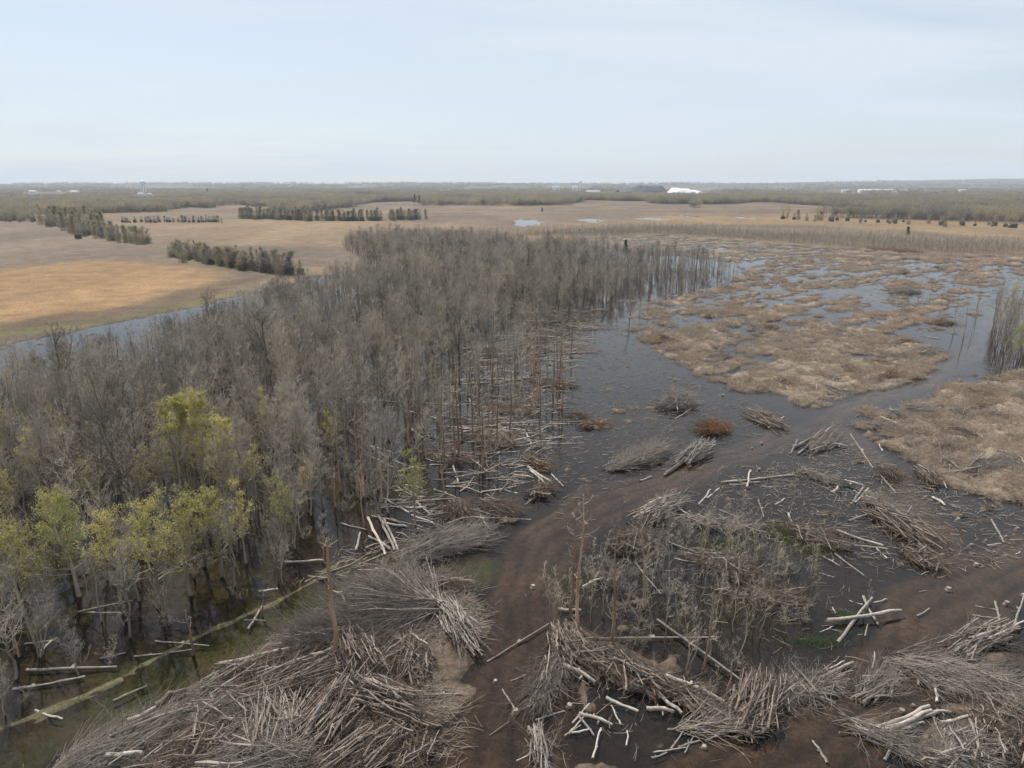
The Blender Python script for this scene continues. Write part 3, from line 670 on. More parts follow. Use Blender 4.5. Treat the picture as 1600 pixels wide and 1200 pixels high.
snag(958, 1008, 0, 0.95, 'brown-footed trunk standing in the thicket behind the pole heap')
snag(1005, 950, 4, 1.0, 'grey-topped trunk standing in the middle of the thicket')
snag(1097, 1046, 4, 0.78, 'thin tan trunk at the pole-heap side of the thicket')
for (u, v, k, s, lb) in [(1120, 1090, 3, 0.42, 'small brown stub post among the pole heap logs'), (1137, 1088, 3, 0.5, 'taller brown stub post among the pole heap logs'), (303, 1025, 3, 0.8, 'snapped red-brown trunk on the ditch bank'), (28, 1020, 3, .8, 'snapped stub trunk in the dark wood corner'), (412, 962, 3, .55, 'low snapped trunk leaning over the ditch end')]:
    snag(u, v, k, s, lb)
for k in range(95):
    t = random.random()
    u = random.uniform(520, 880); v = random.uniform(500, 800)
    p = G(u, v)
    e = float(sd_poly(np.array([p.x]), np.array([p.y]), FOREST)[0])
    if e < -4 or e > 40: continue
    snag(u, v, random.choice([0, 0, 2, 2, 4, 1]), random.uniform(0.8, 1.1))
for (u, v) in [(840, 625), (846, 690), (1000, 470), (1015, 462), (1040, 470), (1085, 455), (1120, 450), (1145, 440), (930, 500), (985, 490), (872, 590), (890, 560)]:
    snag(u, v, random.choice([0, 2, 4]), random.uniform(.8, 1.05), 'slim dead trunk standing in open water past the wood')
for (u, v) in [(1490, 520), (1505, 525), (1517, 528), (1530, 470), (1470, 480), (1500, 455), (1555, 545), (1452, 470), (1524, 505), (1438, 455)]:
    snag(u, v, random.choice([2, 4]), random.uniform(.5, .75), 'thin dead pole standing in the water channel beside the yellow-green channel trees')

# leafing trees
LV = [make_tree(301, 13, 0.26, 0.28, 34, 5.6, 42, subs=5, twigs=4, leaves=4000, leafsize=0.21, crook=0.4),
      make_tree(302, 17, 0.24, 0.30, 36, 5.0, 52, subs=5, twigs=4, leaves=4200, leafsize=0.22, fork=True),
      make_tree(303, 12, 0.22, 0.35, 30, 4.8, 40, subs=5, twigs=4, leaves=6500, leafsize=0.23, leafmat='leafgreen'),
      make_tree(304, 12, 0.18, 0.35, 24, 3.2, 50, subs=4, twigs=4, leaves=1500, leafsize=0.22)]
lk = ['spreading tree in yellow-olive spring leaf', 'tall forked tree in yellow-green spring leaf', 'round tree in bright lime-green leaf', 'thinly leafed olive-budded tree']
def leafy(u, v, k, s, where):
    p = G(u, v); place_tree('leafing_tree', LV[k], p.x, p.y, random.uniform(0, 6.28), s, lk[k] + ' ' + where, 'tree', 'leafing trees among the bare wood')
for (u, v, k, s, w_) in [(125, 930, 0, 0.95, 'just below the lime-green one'), (185, 945, 0, 0.85, 'next but one to the lime-green one'), (245, 950, 0, 0.95, 'beneath the tall forked trees'), (300, 930, 0, 0.9, 'half under the tall forked trees'), (345, 900, 0, 0.85, 'last of the row towards the clearing'), (385, 880, 3, 0.9, 'at the clearing end of the leafing row'), (40, 960, 0, .75, 'lowest, in the dark wood corner'), (5, 940, 0, .8, 'half hidden in the wood corner'), (-30, 900, 0, .9, 'behind the lowest one in the wood corner')]:
    leafy(u, v, k, s, w_)
leafy(108, 890, 2, 0.72, 'above the yellow-olive trees')
for (u, v, k, s) in [(325, 800, 1, 1.0), (285, 790, 1, 0.9), (360, 815, 1, 0.85)]: leafy(u, v, k, s, 'standing above the ditch-side trees in the wood')
for (u, v) in [(20, 640), (40, 700), (200, 690), (150, 720), (100, 620), (480, 800), (460, 540), (600, 560), (690, 520), (650, 820), (450, 860), (60, 780), (150, 800), (20, 830), (230, 800), (400, 780), (100, 700), (260, 640), (420, 700), (350, 740), (520, 720), (10, 740)]: leafy(u, v, 3, random.uniform(.6, .95), 'inside the wood ' + ('near the field-side water' if v < 660 else ('behind the lime-green tree' if u < 270 else 'towards the felled edge')))
for (u, v, k, s) in [(1595, 560, 2, 0.75), (1612, 530, 2, .8), (1580, 480, 3, .9), (1600, 455, 3, .9), (1568, 500, 3, .7)]: leafy(u, v, k, s, 'in the group beside the water channel')
pr = scatter(RIGHTWOOD, 3.6, 33)
pr = pr[in_view(pr[:, 0], pr[:, 1], 30, 6)]
for x, y in pr[:70]:
    k = random.choice([0, 1, 5, 5, 6, 7, 2])
    place_tree('bare_tree', VAR[k], x, y, random.uniform(0, 6.28), random.uniform(.6, .95), 'pale %s bare tree in the group beside the water channel' % kinds[k], 'tree', 'bare trees beside the water channel')

# saplings of the thicket on the cleared side
SP = [make_tree(401, 5.5, 0.05, 0.3, 12, 1.4, 50, subs=3, twigs=2, twr=0.011), make_tree(402, 7.5, 0.07, 0.4, 14, 1.3, 55, subs=3, twigs=2, twr=0.011, crook=.4),
      make_tree(403, 3.2, 0.04, 0.1, 22, 1.6, 50, subs=4, twigs=2, stems=3, twr=0.010), make_tree(404, 2.2, 0.035, 0.05, 26, 1.5, 40, subs=4, twigs=3, stems=4, twr=0.010)]
spk = ['thin young bare tree', 'tall whip-like bare sapling', 'low many-stemmed bare shrub', 'sprawling grey twiggy shrub']
THICKET = GP([(890, 960), (935, 850), (1040, 825), (1180, 850), (1290, 900), (1270, 960), (1190, 1030), (1100, 1075), (980, 1020)])
ps = scatter(THICKET, 2.35, 35); rng.shuffle(ps)
for x, y in ps[:135]:
    k = int(rng.choice(4, p=[.33, .33, .2, .14])); tl_ = (random.gauss(0, .06), random.gauss(0, .06))
    place_tree('sapling' if k < 2 else 'shrub', SP[k], x, y, random.uniform(0, 6.28), random.uniform(.7, 1.25), ('bent ' if abs(tl_[0]) > .07 else '') + spk[k] + ' ' + ('near the pole heap' if px_of(x, y)[1] > 990 else ('at the back of the thicket' if px_of(x, y)[1] < 890 else 'inside the flooded thicket')) + (' standing in water' if gz(x, y) < 0 else ' standing on mud'), 'sapling' if k < 2 else 'shrub', 'saplings and shrubs of the flooded thicket', tilt=tl_)
for (u, v, k, s) in [(868, 965, 2, 1.9), (1240, 790, 0, 1), (1190, 775, 1, .8), (1300, 830, 1, .8), (1325, 860, 0, .9), (1345, 960, 1, .7), (1215, 800, 1, .9), (1265, 930, 0, .8), (1420, 700, 3, 1), (1105, 800, 1, 1), (1060, 790, 1, 1), (1160, 810, 0, 1), (1480, 700, 3, 1.1), (1395, 450, 2, 1.6), (1420, 462, 2, 2.0)]:
    p = G(u, v); place_tree('sapling' if k < 2 else 'shrub', SP[k], p.x, p.y, random.uniform(0, 6.28), s, spk[k] + ' standing alone on the cleared swamp', 'sapling' if k < 2 else 'shrub', 'lone saplings of the cleared swamp')
# undergrowth of the wood and of the ditch bank
pu = scatter(FOREST, 5.2, 37); pu = pu[in_view(pu[:, 0], pu[:, 1], 30, 3)]; pu = pu[pu[:, 1] < 240]
N = len(pu)
instancer('undergrowth', pu, hz(pu[:, 0], pu[:, 1]) - 0.1, np.column_stack([rng.normal(0, .1, N), rng.normal(0, .1, N), rng.uniform(0, 6.28, N)]), rng.uniform(.6, 1.3, N), rng.integers(0, 4, N), [v[2] for v in SP], 'low twiggy undergrowth on the flooded floor of the wood', 'undergrowth')
# brush band at the far end of the clearing
BAND = GP([(760, 372), (900, 362), (1040, 358), (1250, 368), (1450, 378), (1700, 392), (1700, 404), (1450, 394), (1250, 382), (1040, 366), (900, 370)])
pb = scatter(BAND, 2.6, 39); N = len(pb)
instancer('thicket_band', pb, hz(pb[:, 0], pb[:, 1]), np.column_stack([rng.normal(0, .05, N), rng.normal(0, .05, N), rng.uniform(0, 6.28, N)]), rng.uniform(.7, 1.35, N), rng.integers(0, 3, N), [v[2] for v in SP], 'long band of bare brown brush along the far end of the clearing', 'brush')
print('undergrowth', len(pu), 'band', len(pb))

# evergreens
def make_pine(seed, H):
    r = np.random.default_rng(seed); t, c = Bag(), Bag()
    P = np.column_stack([np.zeros(7), np.zeros(7), np.linspace(-.5, H, 7)]); t.tubes(P[None], (0.2 * np.linspace(1, .1, 7))[None], 6)
    nb = 46; tt = r.uniform(.22, 1, nb); a = r.uniform(0, 6.28, nb); L = (1 - tt * .75) * H * .34 * r.uniform(.7, 1.1, nb)
    b0 = np.column_stack([np.zeros(nb), np.zeros(nb), tt * H]); B = grow(r, b0, np.column_stack([np.cos(a), np.sin(a), np.full(nb, .3)]), L, 4, .1, .05)
    c.tubes(B, np.full((nb, 1), .04) * np.linspace(1, .3, 4)[None], 3)
    nl = 3600; li = r.integers(0, nb, nl); lb, _ = along(B[li], r.uniform(.25, 1, nl)); lb = lb + r.normal(0, .28, (nl, 3))
    e1 = unit(r.normal(0, 1, (nl, 3))); e2 = unit(np.cross(e1, r.normal(0, 1, (nl, 3))))
    c.add(np.stack([lb - e1 * .22, lb - e2 * .08, lb + e1 * .22, lb + e2 * .08], 1).reshape(-1, 3), Q=np.arange(nl * 4).reshape(-1, 4), c=np.repeat(r.uniform(.6, 1.3, nl), 4)[:, None] * np.ones(3), m=1)
    return t.mesh('trunk', [M['bark']]), c.mesh('crown', [M['twig'], M['needle']])
PN = [make_pine(501, 12), make_pine(502, 9)]
for (u, v, k, s, lb) in [(976, 404, 0, .95, 'lone dark evergreen rising from the far end of the bare wood'), (847, 333, 1, .9, 'small black-green evergreen alone in the far brown field'), (1417, 372, 1, 1.0, 'lone round dark tree in the tan grass strip'), (648, 322, 0, 1.9, 'tall dark evergreen pair-mate in the far woodland edge'), (655, 323, 0, 1.7, 'second dark evergreen of the far woodland edge'), (325, 308, 0, 2.2, 'dark rounded evergreen above the woodland beyond the fields'), (20, 318, 0, 1.5, 'dark evergreen among bare woods beyond the fields')]:
    p = G(u, v); place_tree('evergreen_tree', PN[k], p.x, p.y, 1.0, s, lb, 'tree', None)

# hedgerow and far trees
HV = [make_tree(601, 13, 0.22, 0.08, 46, 5.6, 42, subs=4, twigs=4, leaves=1500, leafsize=0.36, leafmat='bud', twr=0.03, skirt=600), make_tree(602, 12, 0.2, 0.08, 44, 5.2, 48, subs=4, twigs=4, leaves=1400, leafsize=0.36, leafmat='bud', twr=0.03, skirt=600, fork=True),
      make_tree(603, 14, 0.22, 0.12, 44, 5.4, 48, subs=4, twigs=4, leaves=2600, leafsize=0.45, leafmat='budolive', twr=0.03, skirt=600), make_tree(604, 11, 0.2, 0.06, 48, 5.2, 45, subs=5, twigs=4, leaves=600, leafsize=.5, leafmat='bud', twr=0.03, skirt=6005)]
hk = ['brown-budded tree', 'fork-trunked brown-budded tree', 'yellow-olive budding tree', 'grey bare tree']
def hedgerow(line, n_, s0, s1, where, jit=3.0, probs=(.3, .25, .2, .25), smin=.8):
    P = GP(line); seg = np.linalg.norm(np.diff(P, axis=0), axis=1); cum = np.concatenate([[0], np.cumsum(seg)])
    for k in range(n_):
        t = (k + .5 + random.uniform(-.35, .35)) / n_ * cum[-1]; i = min(np.searchsorted(cum, t) - 1, len(seg) - 1); f = (t - cum[i]) / seg[i]
        x, y = P[i] * (1 - f) + P[i + 1] * f + np.random.default_rng(k).normal(0, jit, 2)
        s = (s0 + (s1 - s0) * t / cum[-1]) * random.uniform(smin, 1.15); q = int(rng.choice(4, p=probs))
        place_tree('hedgerow_tree', HV[q], x, y, random.uniform(0, 6.28), s, ('large ' if s > 1.05 * (s0 + s1) / 2 else ('small ' if s < .88 * (s0 + s1) / 2 else 'middling ')) + hk[q] + ' in the ' + where, 'tree', 'trees of the ' + where)
hedgerow([(60, 350), (110, 353), (150, 366)], 24, 1.45, 1.15, 'tall clump at the head of the orange field', 9, (.2, .2, .5, .1))
hedgerow([(120, 360), (160, 373), (232, 383)], 48, .95, .85, 'dark row running down between the brown fields', 5)
hedgerow([(272, 399), (340, 414), (400, 423), (455, 432)], 84, .66, .8, 'trimmed row with a green verge beside the tan field', 3.2, (.4, .3, 0, .3), .7)
hedgerow([(380, 341), (470, 345), (560, 346), (668, 343)], 128, 1.0, .9, 'long straight row behind the tan field', 7)
hedgerow([(190, 348), (350, 348)], 56, .5, .6, 'low scrubby row behind the orange field', 5, (.3, .2, 0, .5), .5)
hedgerow([(0, 346), (55, 347)], 14, .7, .7, 'low row behind the brown field corner', 5, (.3, .2, 0, .5), .6)
hedgerow([(1215, 343), (1400, 349), (1640, 358)], 40, .9, .8, 'loose row along the far side of the tan strip', 14, (.2, .2, .1, .5), .5)
# far woodland, uncountable
def clump(seed, n_):
    """several joined crowns for the far woods"""
    r = np.random.default_rng(seed); b = Bag()
    for k in range(n_):
        cx, cy = r.normal(0, 5.0, 2); H = r.uniform(10, 17); R_ = r.uniform(3.0, 5.0); ns = 150
        b.tubes(np.array([[[cx, cy, -1], [cx, cy, H * .5], [cx, cy, H * .9]]]), np.array([[.25, .18, .06]]), 4, m=0)
        d = unit(r.normal(0, 1, (ns, 3)) * [1, 1, .9]); rad = R_ * r.random(ns) ** .4
        p = np.array([cx, cy, H * .62]) + d * rad[:, None] * [1, 1, H * .38 / R_]
        L = r.uniform(.8, 2.2, ns)[:, None]; dr = unit(d + [0, 0, .9] + r.normal(0, .3, (ns, 3))); sd2 = unit(np.cross(dr, r.normal(0, 1, (ns, 3)))) * r.uniform(.10, .30, ns)[:, None]
        b.add(np.stack([p - sd2, p + sd2, p + dr * L], 1).reshape(-1, 3), T=np.arange(ns * 3).reshape(-1, 3), c=np.repeat(r.uniform(.7, 1.25, ns), 3)[:, None] * np.ones(3), m=1)
    return b.mesh('clump', [M['bark'], M['bud']])
CL = [clump(700 + k, 5) for k in range(5)]
FW = [[(-200, 312), (330, 309), (335, 328), (240, 332), (60, 336), (-200, 340)], [(330, 304), (800, 302), (800, 317), (640, 321), (560, 323), (460, 334), (385, 322), (330, 312)],
      [(800, 305), (990, 311), (1200, 316), (1205, 333), (1000, 325), (880, 321), (800, 322)], [(1200, 311), (1750, 318), (1750, 352), (1500, 346), (1230, 338)], [(-200, 340), (50, 338), (50, 346), (-200, 346)]]
pf = [scatter(GP(P), 9.5 if k != 3 else 10.5, 80 + k) for k, P in enumerate(FW)]
r_ = np.random.default_rng(90)
th = r_.uniform(-.72, .72, 26000); rr_ = np.exp(r_.uniform(math.log(1500), math.log(9300), 26000)); q = np.column_stack([rr_ * np.tan(th), rr_])
q = q[(fbm(q[:, 0] / 420, q[:, 1] / 700, 61, 3) > 0.44)]
cc_ = G(1040, 305); q = q[~((abs(q[:, 0] - cc_.x) < 330) & (abs(q[:, 1] - cc_.y - 60) < 420))]
pf = np.concatenate(pf + [q]); pf = pf[(fbm(pf[:, 0] / 260, pf[:, 1] / 420, 65, 3) > .41) | (pf[:, 1] < 1000)]
lx = (234 - 800) / FPX * 1.02 * math.cos(PITCH); pf = pf[~((abs(pf[:, 0] - lx * pf[:, 1]) < 45) & (pf[:, 1] > 1700) & (pf[:, 1] < 2700))]; N = len(pf)
sc_ = rng.uniform(.75, 1.15, N) * (1 + .35 * sstep(3000, 8000, pf[:, 1]))
instancer('far_woodland', pf, hz(pf[:, 0], pf[:, 1]), np.column_stack([np.zeros(N), np.zeros(N), rng.uniform(0, 6.28, N)]), sc_, rng.integers(0, 5, N), CL, 'far grey-brown woodland filling the plain to the horizon', 'woodland')
print('far', N)

# ------------------------------------------------------------------ felled logs
def make_log(seed, mk, bend=0.02, stubs=3, taper=0.7, sides=8):
    """unit-length log along x with sawn ends; y and z are in units of the radius"""
    r = np.random.default_rng(seed); b = Bag(); K = 7
    t = np.linspace(0, 1, K); P = np.column_stack([t, np.cumsum(r.normal(0, bend, K)) * 0, np.zeros(K)])
    R = np.linspace(1, taper, K) * r.uniform(.93, 1.07, K)
    an = np.arange(sides) * 2 * math.pi / sides; wob = np.cumsum(r.normal(0, bend * 22, (K, 2)), 0); wob -= wob[0] + np.outer(t, wob[-1] - wob[0])
    V_ = np.stack([np.repeat(t, sides), (wob[:, 0][:, None] + R[:, None] * np.cos(an) * r.uniform(.9, 1.1, (K, sides))).ravel(), (wob[:, 1][:, None] + R[:, None] * np.sin(an) * r.uniform(.9, 1.1, (K, sides))).ravel()], 1)
    i = (np.arange(K - 1) * sides)[:, None]; s_ = np.arange(sides)[None]; s2 = (s_ + 1) % sides
    tc_ = np.repeat(r.uniform(.8, 1.12, (K, 1)), sides, 0) * np.ones(3)
    b.add(V_, np.stack([i + s_, i + s2, i + s2 + sides, i + s_ + sides], -1).reshape(-1, 4), c=tc_)
    for e in (0, K - 1):
        ring = V_[e * sides:(e + 1) * sides]; b.add(np.vstack([ring, ring.mean(0)]), T=[[k, (k + 1) % sides, sides] for k in range(sides)], m=1)
    for k in range(stubs):
        tt = r.uniform(.25, .95); a = r.uniform(0, 6.28); p0 = np.array([tt, 0, 0]); L = r.uniform(1.2, 3.0)
        p1 = np.array([tt + .02 * r.random(), math.cos(a) * L, math.sin(a) * L])
        b.tubes(np.array([[p0, p1]]), np.array([[.03, .02]]) * 1.0, 4)
        Vq = b.V[-1]; Vq[:, 1:] = p0[1:] + (Vq[:, 1:] - p0[1:])           # stub stays radial
    return b.mesh('log', [M[mk], M['cut']], False)
LOGM = {t_: [make_log(800 + 10 * q + k, m_, stubs=k) for k in range(4)] for q, (t_, m_) in enumerate((('grey', 'log'), ('pale', 'logpale'), ('brown', 'logbrown')))}
tname = {'grey': 'weathered grey', 'pale': 'pale barkless', 'brown': 'brown-barked'}
def ctx(u, v):
    if u < 500 and v > 985: return 'by the ditch and the big brush heap' if v > 1020 or u > 300 else 'on the floor of the dark wood'
    if u < 500: return 'on the flooded floor of the wood'
    if u < 700 and 795 < v < 900: return 'at the end of the green ditch'
    if u < 900 and v < 640: return 'in the felled rows along the wood edge'
    if u < 900 and v < 800: return 'among felled tops at the wood corner'
    if u < 760 and v >= 880: return 'on the big brush heap'
    if u < 880 and v >= 880: return 'on the muddy track'
    if u < 1200 and v >= 960: return 'on the pole heap below the thicket'
    if u < 1260 and v >= 830: return 'in the flooded thicket between the tracks'
    if u < 1260 and v >= 740: return 'on the water beside the diagonal track'
    if v < 560: return 'on the far brown flats of the clearing'
    if u < 1260: return 'on the open water above the diagonal track'
    if v < 800 and u > 1340: return 'on the tan cleared ground'
    if v < 900: return 'on the dark shallows below the diagonal track'
    if v < 1080: return 'beside the second muddy track'
    return 'in the debris field past the second track'
nlog = 0
def log(u1, v1, u2, v2, rad=.16, tone=None, z1=0.0, z2=0.0, extra=None):
    global nlog
    a, b_ = G(u1, v1), G(u2, v2)
    za, zb = max(gz(a.x, a.y), -0.03) + rad * .35 + z1, max(gz(b_.x, b_.y), -0.03) + rad * .3 + z2
    a = Vector((a.x, a.y, za)); b_ = Vector((b_.x, b_.y, zb)); d = b_ - a; L = d.length
    tone = tone or random.choice(['grey', 'grey', 'pale', 'brown'])
    o = obj('felled_log', random.choice(LOGM[tone]), loc=a)
    o.rotation_euler = Euler((0, -math.asin(max(-1, min(1, d.z / L))), math.atan2(d.y, d.x)))
    o.scale = (L, rad, rad)
    size = 'long' if L > 7.5 else ('short' if L < 3 else 'mid-length')
    thick = 'thick ' if rad > .2 else ('thin ' if rad < .11 else '')
    tag(o, extra or '%s %s%s log %s' % (size, thick, tname[tone], ctx((u1 + u2) / 2, (v1 + v2) / 2)), 'log', 'felled logs of the cleared swamp'); nlog += 1
    return o
P_, B_, W_ = 'pale', 'brown', 'grey'
LOGS = [(1292, 975, 1407, 961, .21, P_, .45, .55, 'long pale log lying across two others like a letter X'), (1309, 1004, 1362, 940, .18, W_, .0, .5, 'grey log crossed under the long pale X log'), (1349, 933, 1372, 977, .16, W_, .1, .1, 'short splintered log with roots at the X logs'),
 (1356, 1150, 1455, 1112, .21, P_, .1, .1, 'second of four pale logs laid side by side'), (1367, 1140, 1452, 1105, .21, P_, .1, .1, 'upper of four pale logs laid side by side'), (1389, 1143, 1464, 1115, .20, W_, .1, .1, 'tan third of four logs laid side by side'), (1404, 1140, 1444, 1129, .15, P_, 0, 0, 'shortest of four pale logs laid side by side'),
 (1470, 1131, 1517, 1121, .19, P_), (1469, 1152, 1532, 1147, .19, W_, .1, .2), (1382, 1188, 1403, 1152, .13, W_), (1264, 1069, 1333, 1039, .19, W_, .1, .3), (1272, 1063, 1333, 1048, .10, B_),
 (1040, 1065, 1131, 1105, .24, P_, .5, .5, 'thick pale log lying along the top of the pole heap'), (1139, 1102, 1189, 1064, .2, W_, .4, .7), (1027, 972, 1167, 1077, .13, W_, .3, .5, 'very long thin grey log slanting across the thicket'), (1307, 832, 1380, 855, .21, P_, .3, .2), (1297, 848, 1387, 858, .2, W_), (1287, 870, 1312, 884, .13, W_), (1304, 865, 1350, 899, .11, W_),
 (1480, 992, 1515, 1002, .11, W_), (1520, 961, 1559, 966, .10, W_), (1555, 940, 1562, 972, .13, W_), (1582, 983, 1600, 933, .12, W_, .2, .6), (1504, 1022, 1575, 980, .14, W_, .3, .5), (1510, 1030, 1590, 983, .13, W_, .4, .4), (1530, 1012, 1600, 976, .13, P_, .4, .5), (1462, 1200, 1494, 1168, .18, W_, .3, .3), (1474, 1198, 1500, 1180, .2, P_, .2, .2), (1500, 1195, 1522, 1182, .17, P_, .3, .3), (1562, 1147, 1566, 1112, .17, P_, .3, .3), (1570, 1140, 1568, 1110, .15, W_, .3, .3), (1580, 1144, 1592, 1127, .16, W_, .3, .3),
 (761, 1034, 858, 978, .09, W_, .0, .3, 'long thin pole lying right across the muddy track'), (797, 1065, 823, 1054, .09, W_), (882, 1043, 930, 1069, .2, P_, .3, .2), (1025, 1085, 1065, 1118, .2, P_, .4, .2), (947, 1093, 997, 1113, .17, P_, .2, .1), (1010, 1110, 1052, 1115, .19, P_, .2, .2), (905, 1115, 957, 1133, .17, P_), (903, 1117, 928, 1149, .11, W_), (882, 1150, 908, 1133, .08, W_), (910, 917, 943, 903, .15, P_), (872, 955, 908, 956, .2, W_, .2, .2), (897, 993, 935, 1032, .18, W_, .3, .3), (918, 1002, 1115, 997, .11, W_, .1, .1, 'very long thin grey log lying level through the thicket'), (1043, 849, 1150, 888, .12, W_, .2, .2), (1053, 873, 1093, 880, .13, W_), (1210, 923, 1257, 918, .11, B_), (1043, 1140, 1110, 1132, .12, W_), (1060, 1167, 1094, 1157, .11, W_), (992, 878, 1033, 928, .11, W_),
 (575, 810, 602, 868, .2, P_, .1, .1), (592, 810, 617, 863, .21, W_, .3, .3), (600, 813, 622, 862, .2, W_, .2, .2), (600, 817, 637, 824, .2, P_), (532, 818, 573, 828, .14, W_), (643, 805, 677, 817, .15, P_), (557, 860, 563, 832, .17, W_), (445, 880, 507, 878, .15, P_, .2, .2), (576, 838, 610, 858, .15, P_),
 (480, 1170, 552, 1047, .14, W_, .9, .9, 'very long grey pole slanting over the big brush heap'), (487, 1037, 525, 1027, .24, P_, .5, .7), (663, 1095, 723, 1087, .09, W_, .2, .1), (343, 1046, 453, 1030, .25, P_, .5, .7, 'thick long pale log on the edge of the brush heap above the ditch'), (200, 1130, 245, 1110, .25, P_, .2, .3), (245, 1108, 292, 1086, .27, B_, .4, .3), (283, 1130, 313, 1097, .16, W_, .4, .4), (177, 1096, 230, 1072, .15, W_), (352, 1087, 433, 1053, .18, W_, .5, .5), (285, 1130, 352, 1113, .12, W_, .7, .7), (42, 1047, 183, 1042, .16, W_), (20, 1077, 133, 1057, .15, W_), (405, 930, 435, 926, .13, P_, .5, .5), (170, 1196, 227, 1198, .19, P_, .9, .9), (55, 1110, 98, 1124, .12, P_), (388, 983, 410, 947, .13, W_),
 (520, 619, 630, 630, .15, P_), (634, 641, 690, 655, .15, P_), (666, 630, 712, 633, .14, P_), (706, 613, 775, 619, .14, W_), (688, 666, 801, 673, .17, P_), (787, 693, 834, 684, .2, P_, .1, .3), (823, 678, 830, 694, .14, P_), (708, 728, 716, 754, .19, P_), (825, 731, 864, 758, .21, P_, .2, .2), (828, 734, 856, 761, .18, P_), (803, 742, 834, 747, .16, P_), (789, 766, 809, 771, .17, P_), (820, 789, 837, 776, .14, W_), (605, 781, 639, 801, .14, P_), (634, 793, 666, 794, .17, P_), (603, 817, 636, 823, .16, P_), (580, 697, 612, 706, .13, P_), (567, 708, 614, 730, .12, W_), (614, 719, 634, 727, .14, P_), (730, 712, 761, 736, .15, W_), (862, 741, 880, 760, .13, P_), (537, 658, 600, 655, .12, W_), (842, 590, 884, 597, .18, P_), (850, 592, 888, 608, .18, P_), (812, 522, 876, 528, .15, P_), (853, 562, 900, 566, .16, P_), (856, 541, 906, 544, .15, P_), (819, 508, 865, 517, .14, P_), (884, 508, 922, 505, .16, P_),
 (1127, 755, 1241, 743, .22, W_, .1, .1, 'long pointed grey log on the water below the diagonal track'), (1140, 758, 1187, 754, .25, B_), (1167, 764, 1172, 739, .16, P_, .3, .5), (1091, 789, 1110, 765, .16, P_), (1104, 779, 1124, 763, .17, P_), (1037, 744, 1107, 696, .18, W_, .2, .5), (1040, 742, 1100, 700, .16, W_, .4, .5), (1247, 710, 1297, 672, .19, W_, .1, .5), (1235, 709, 1246, 687, .15, W_), (1242, 700, 1285, 680, .15, W_, .3, .4), (1299, 750, 1350, 764, .18, P_, .3, .5, 'very white straight log resting on a small log stack'), (1332, 785, 1350, 762, .2, W_, 0, .3), (1336, 786, 1357, 765, .17, P_, 0, .2), (1299, 770, 1310, 760, .18, P_), (1210, 789, 1227, 779, .14, P_), (1232, 802, 1237, 816, .15, P_), (1124, 797, 1156, 810, .14, W_), (1000, 752, 1018, 745, .2, W_), (1185, 780, 1194, 808, .11, W_), (1292, 694, 1324, 699, .17, P_, .2, .2), (1054, 655, 1082, 637, .14, W_), (1200, 669, 1225, 651, .14, P_), (1055, 795, 1092, 815, .16, W_, .4, .1), (988, 812, 1032, 782, .17, W_, .3, .5), (1000, 800, 1040, 780, .16, P_, .5, .5),
 (1376, 653, 1410, 670, .24, P_), (1469, 747, 1532, 735, .2, W_, .1, .5), (1512, 734, 1533, 720, .2, W_, .1, .4), (1554, 714, 1598, 725, .14, W_), (1329, 678, 1364, 731, .13, W_), (1376, 743, 1399, 769, .13, W_), (1457, 777, 1477, 790, .2, P_), (1469, 750, 1479, 763, .14, P_), (1549, 812, 1569, 848, .14, W_), (1326, 814, 1355, 804, .19, W_), (1408, 812, 1425, 790, .1, W_)]
for q in LOGS:
    log(*q[:6], *(q[6:8] if len(q) > 6 else (0, 0)), extra=q[8] if len(q) > 8 else None)
def logs_in(n_, us, vs, dirpx, spread, Lr, rr, tones, seed):
    r = random.Random(seed); k = 0
    while k < n_:
        u, v = r.uniform(*us), r.uniform(*vs)
        a = G(u, v); th = math.atan2(dirpx[1], dirpx[0]) + r.gauss(0, spread); L = r.uniform(*Lr)
        b_ = a + Vector((math.cos(th), math.sin(th), 0)) * L
        ub, vb, _ = px_of(b_.x, b_.y)
        if seed == 1 and u > 905 - (v - 480) * .22: continue
        log(u, v, ub, vb, r.uniform(*rr), r.choice(tones)); k += 1
logs_in(58, (700, 900), (478, 700), (1, .05), .22, (4, 10), (.10, .17), [P_, P_, W_], 1)
logs_in(22, (540, 760), (600, 820), (1, -.3), .5, (3, 8), (.1, .16), [P_, W_, W_], 2)
logs_in(18, (1000, 1500), (470, 620), (1, .3), .9, (2, 5), (.10, .17), [P_, W_], 3)
logs_in(16, (1360, 1600), (640, 780), (1, .2), .9, (1.5, 4), (.08, .14), [P_, W_], 4)
logs_in(22, (1240, 1600), (800, 1200), (1, .5), .9, (1.0, 3), (.07, .13), [P_, W_, W_], 5)
logs_in(14, (780, 1080), (1110, 1200), (.6, .8), .7, (1.5, 3.5), (.07, .10), [P_, W_], 6)
logs_in(10, (0, 420), (930, 1110), (1, .1), .5, (2, 6), (.09, .14), [W_, P_], 7)
print('logs', nlog)

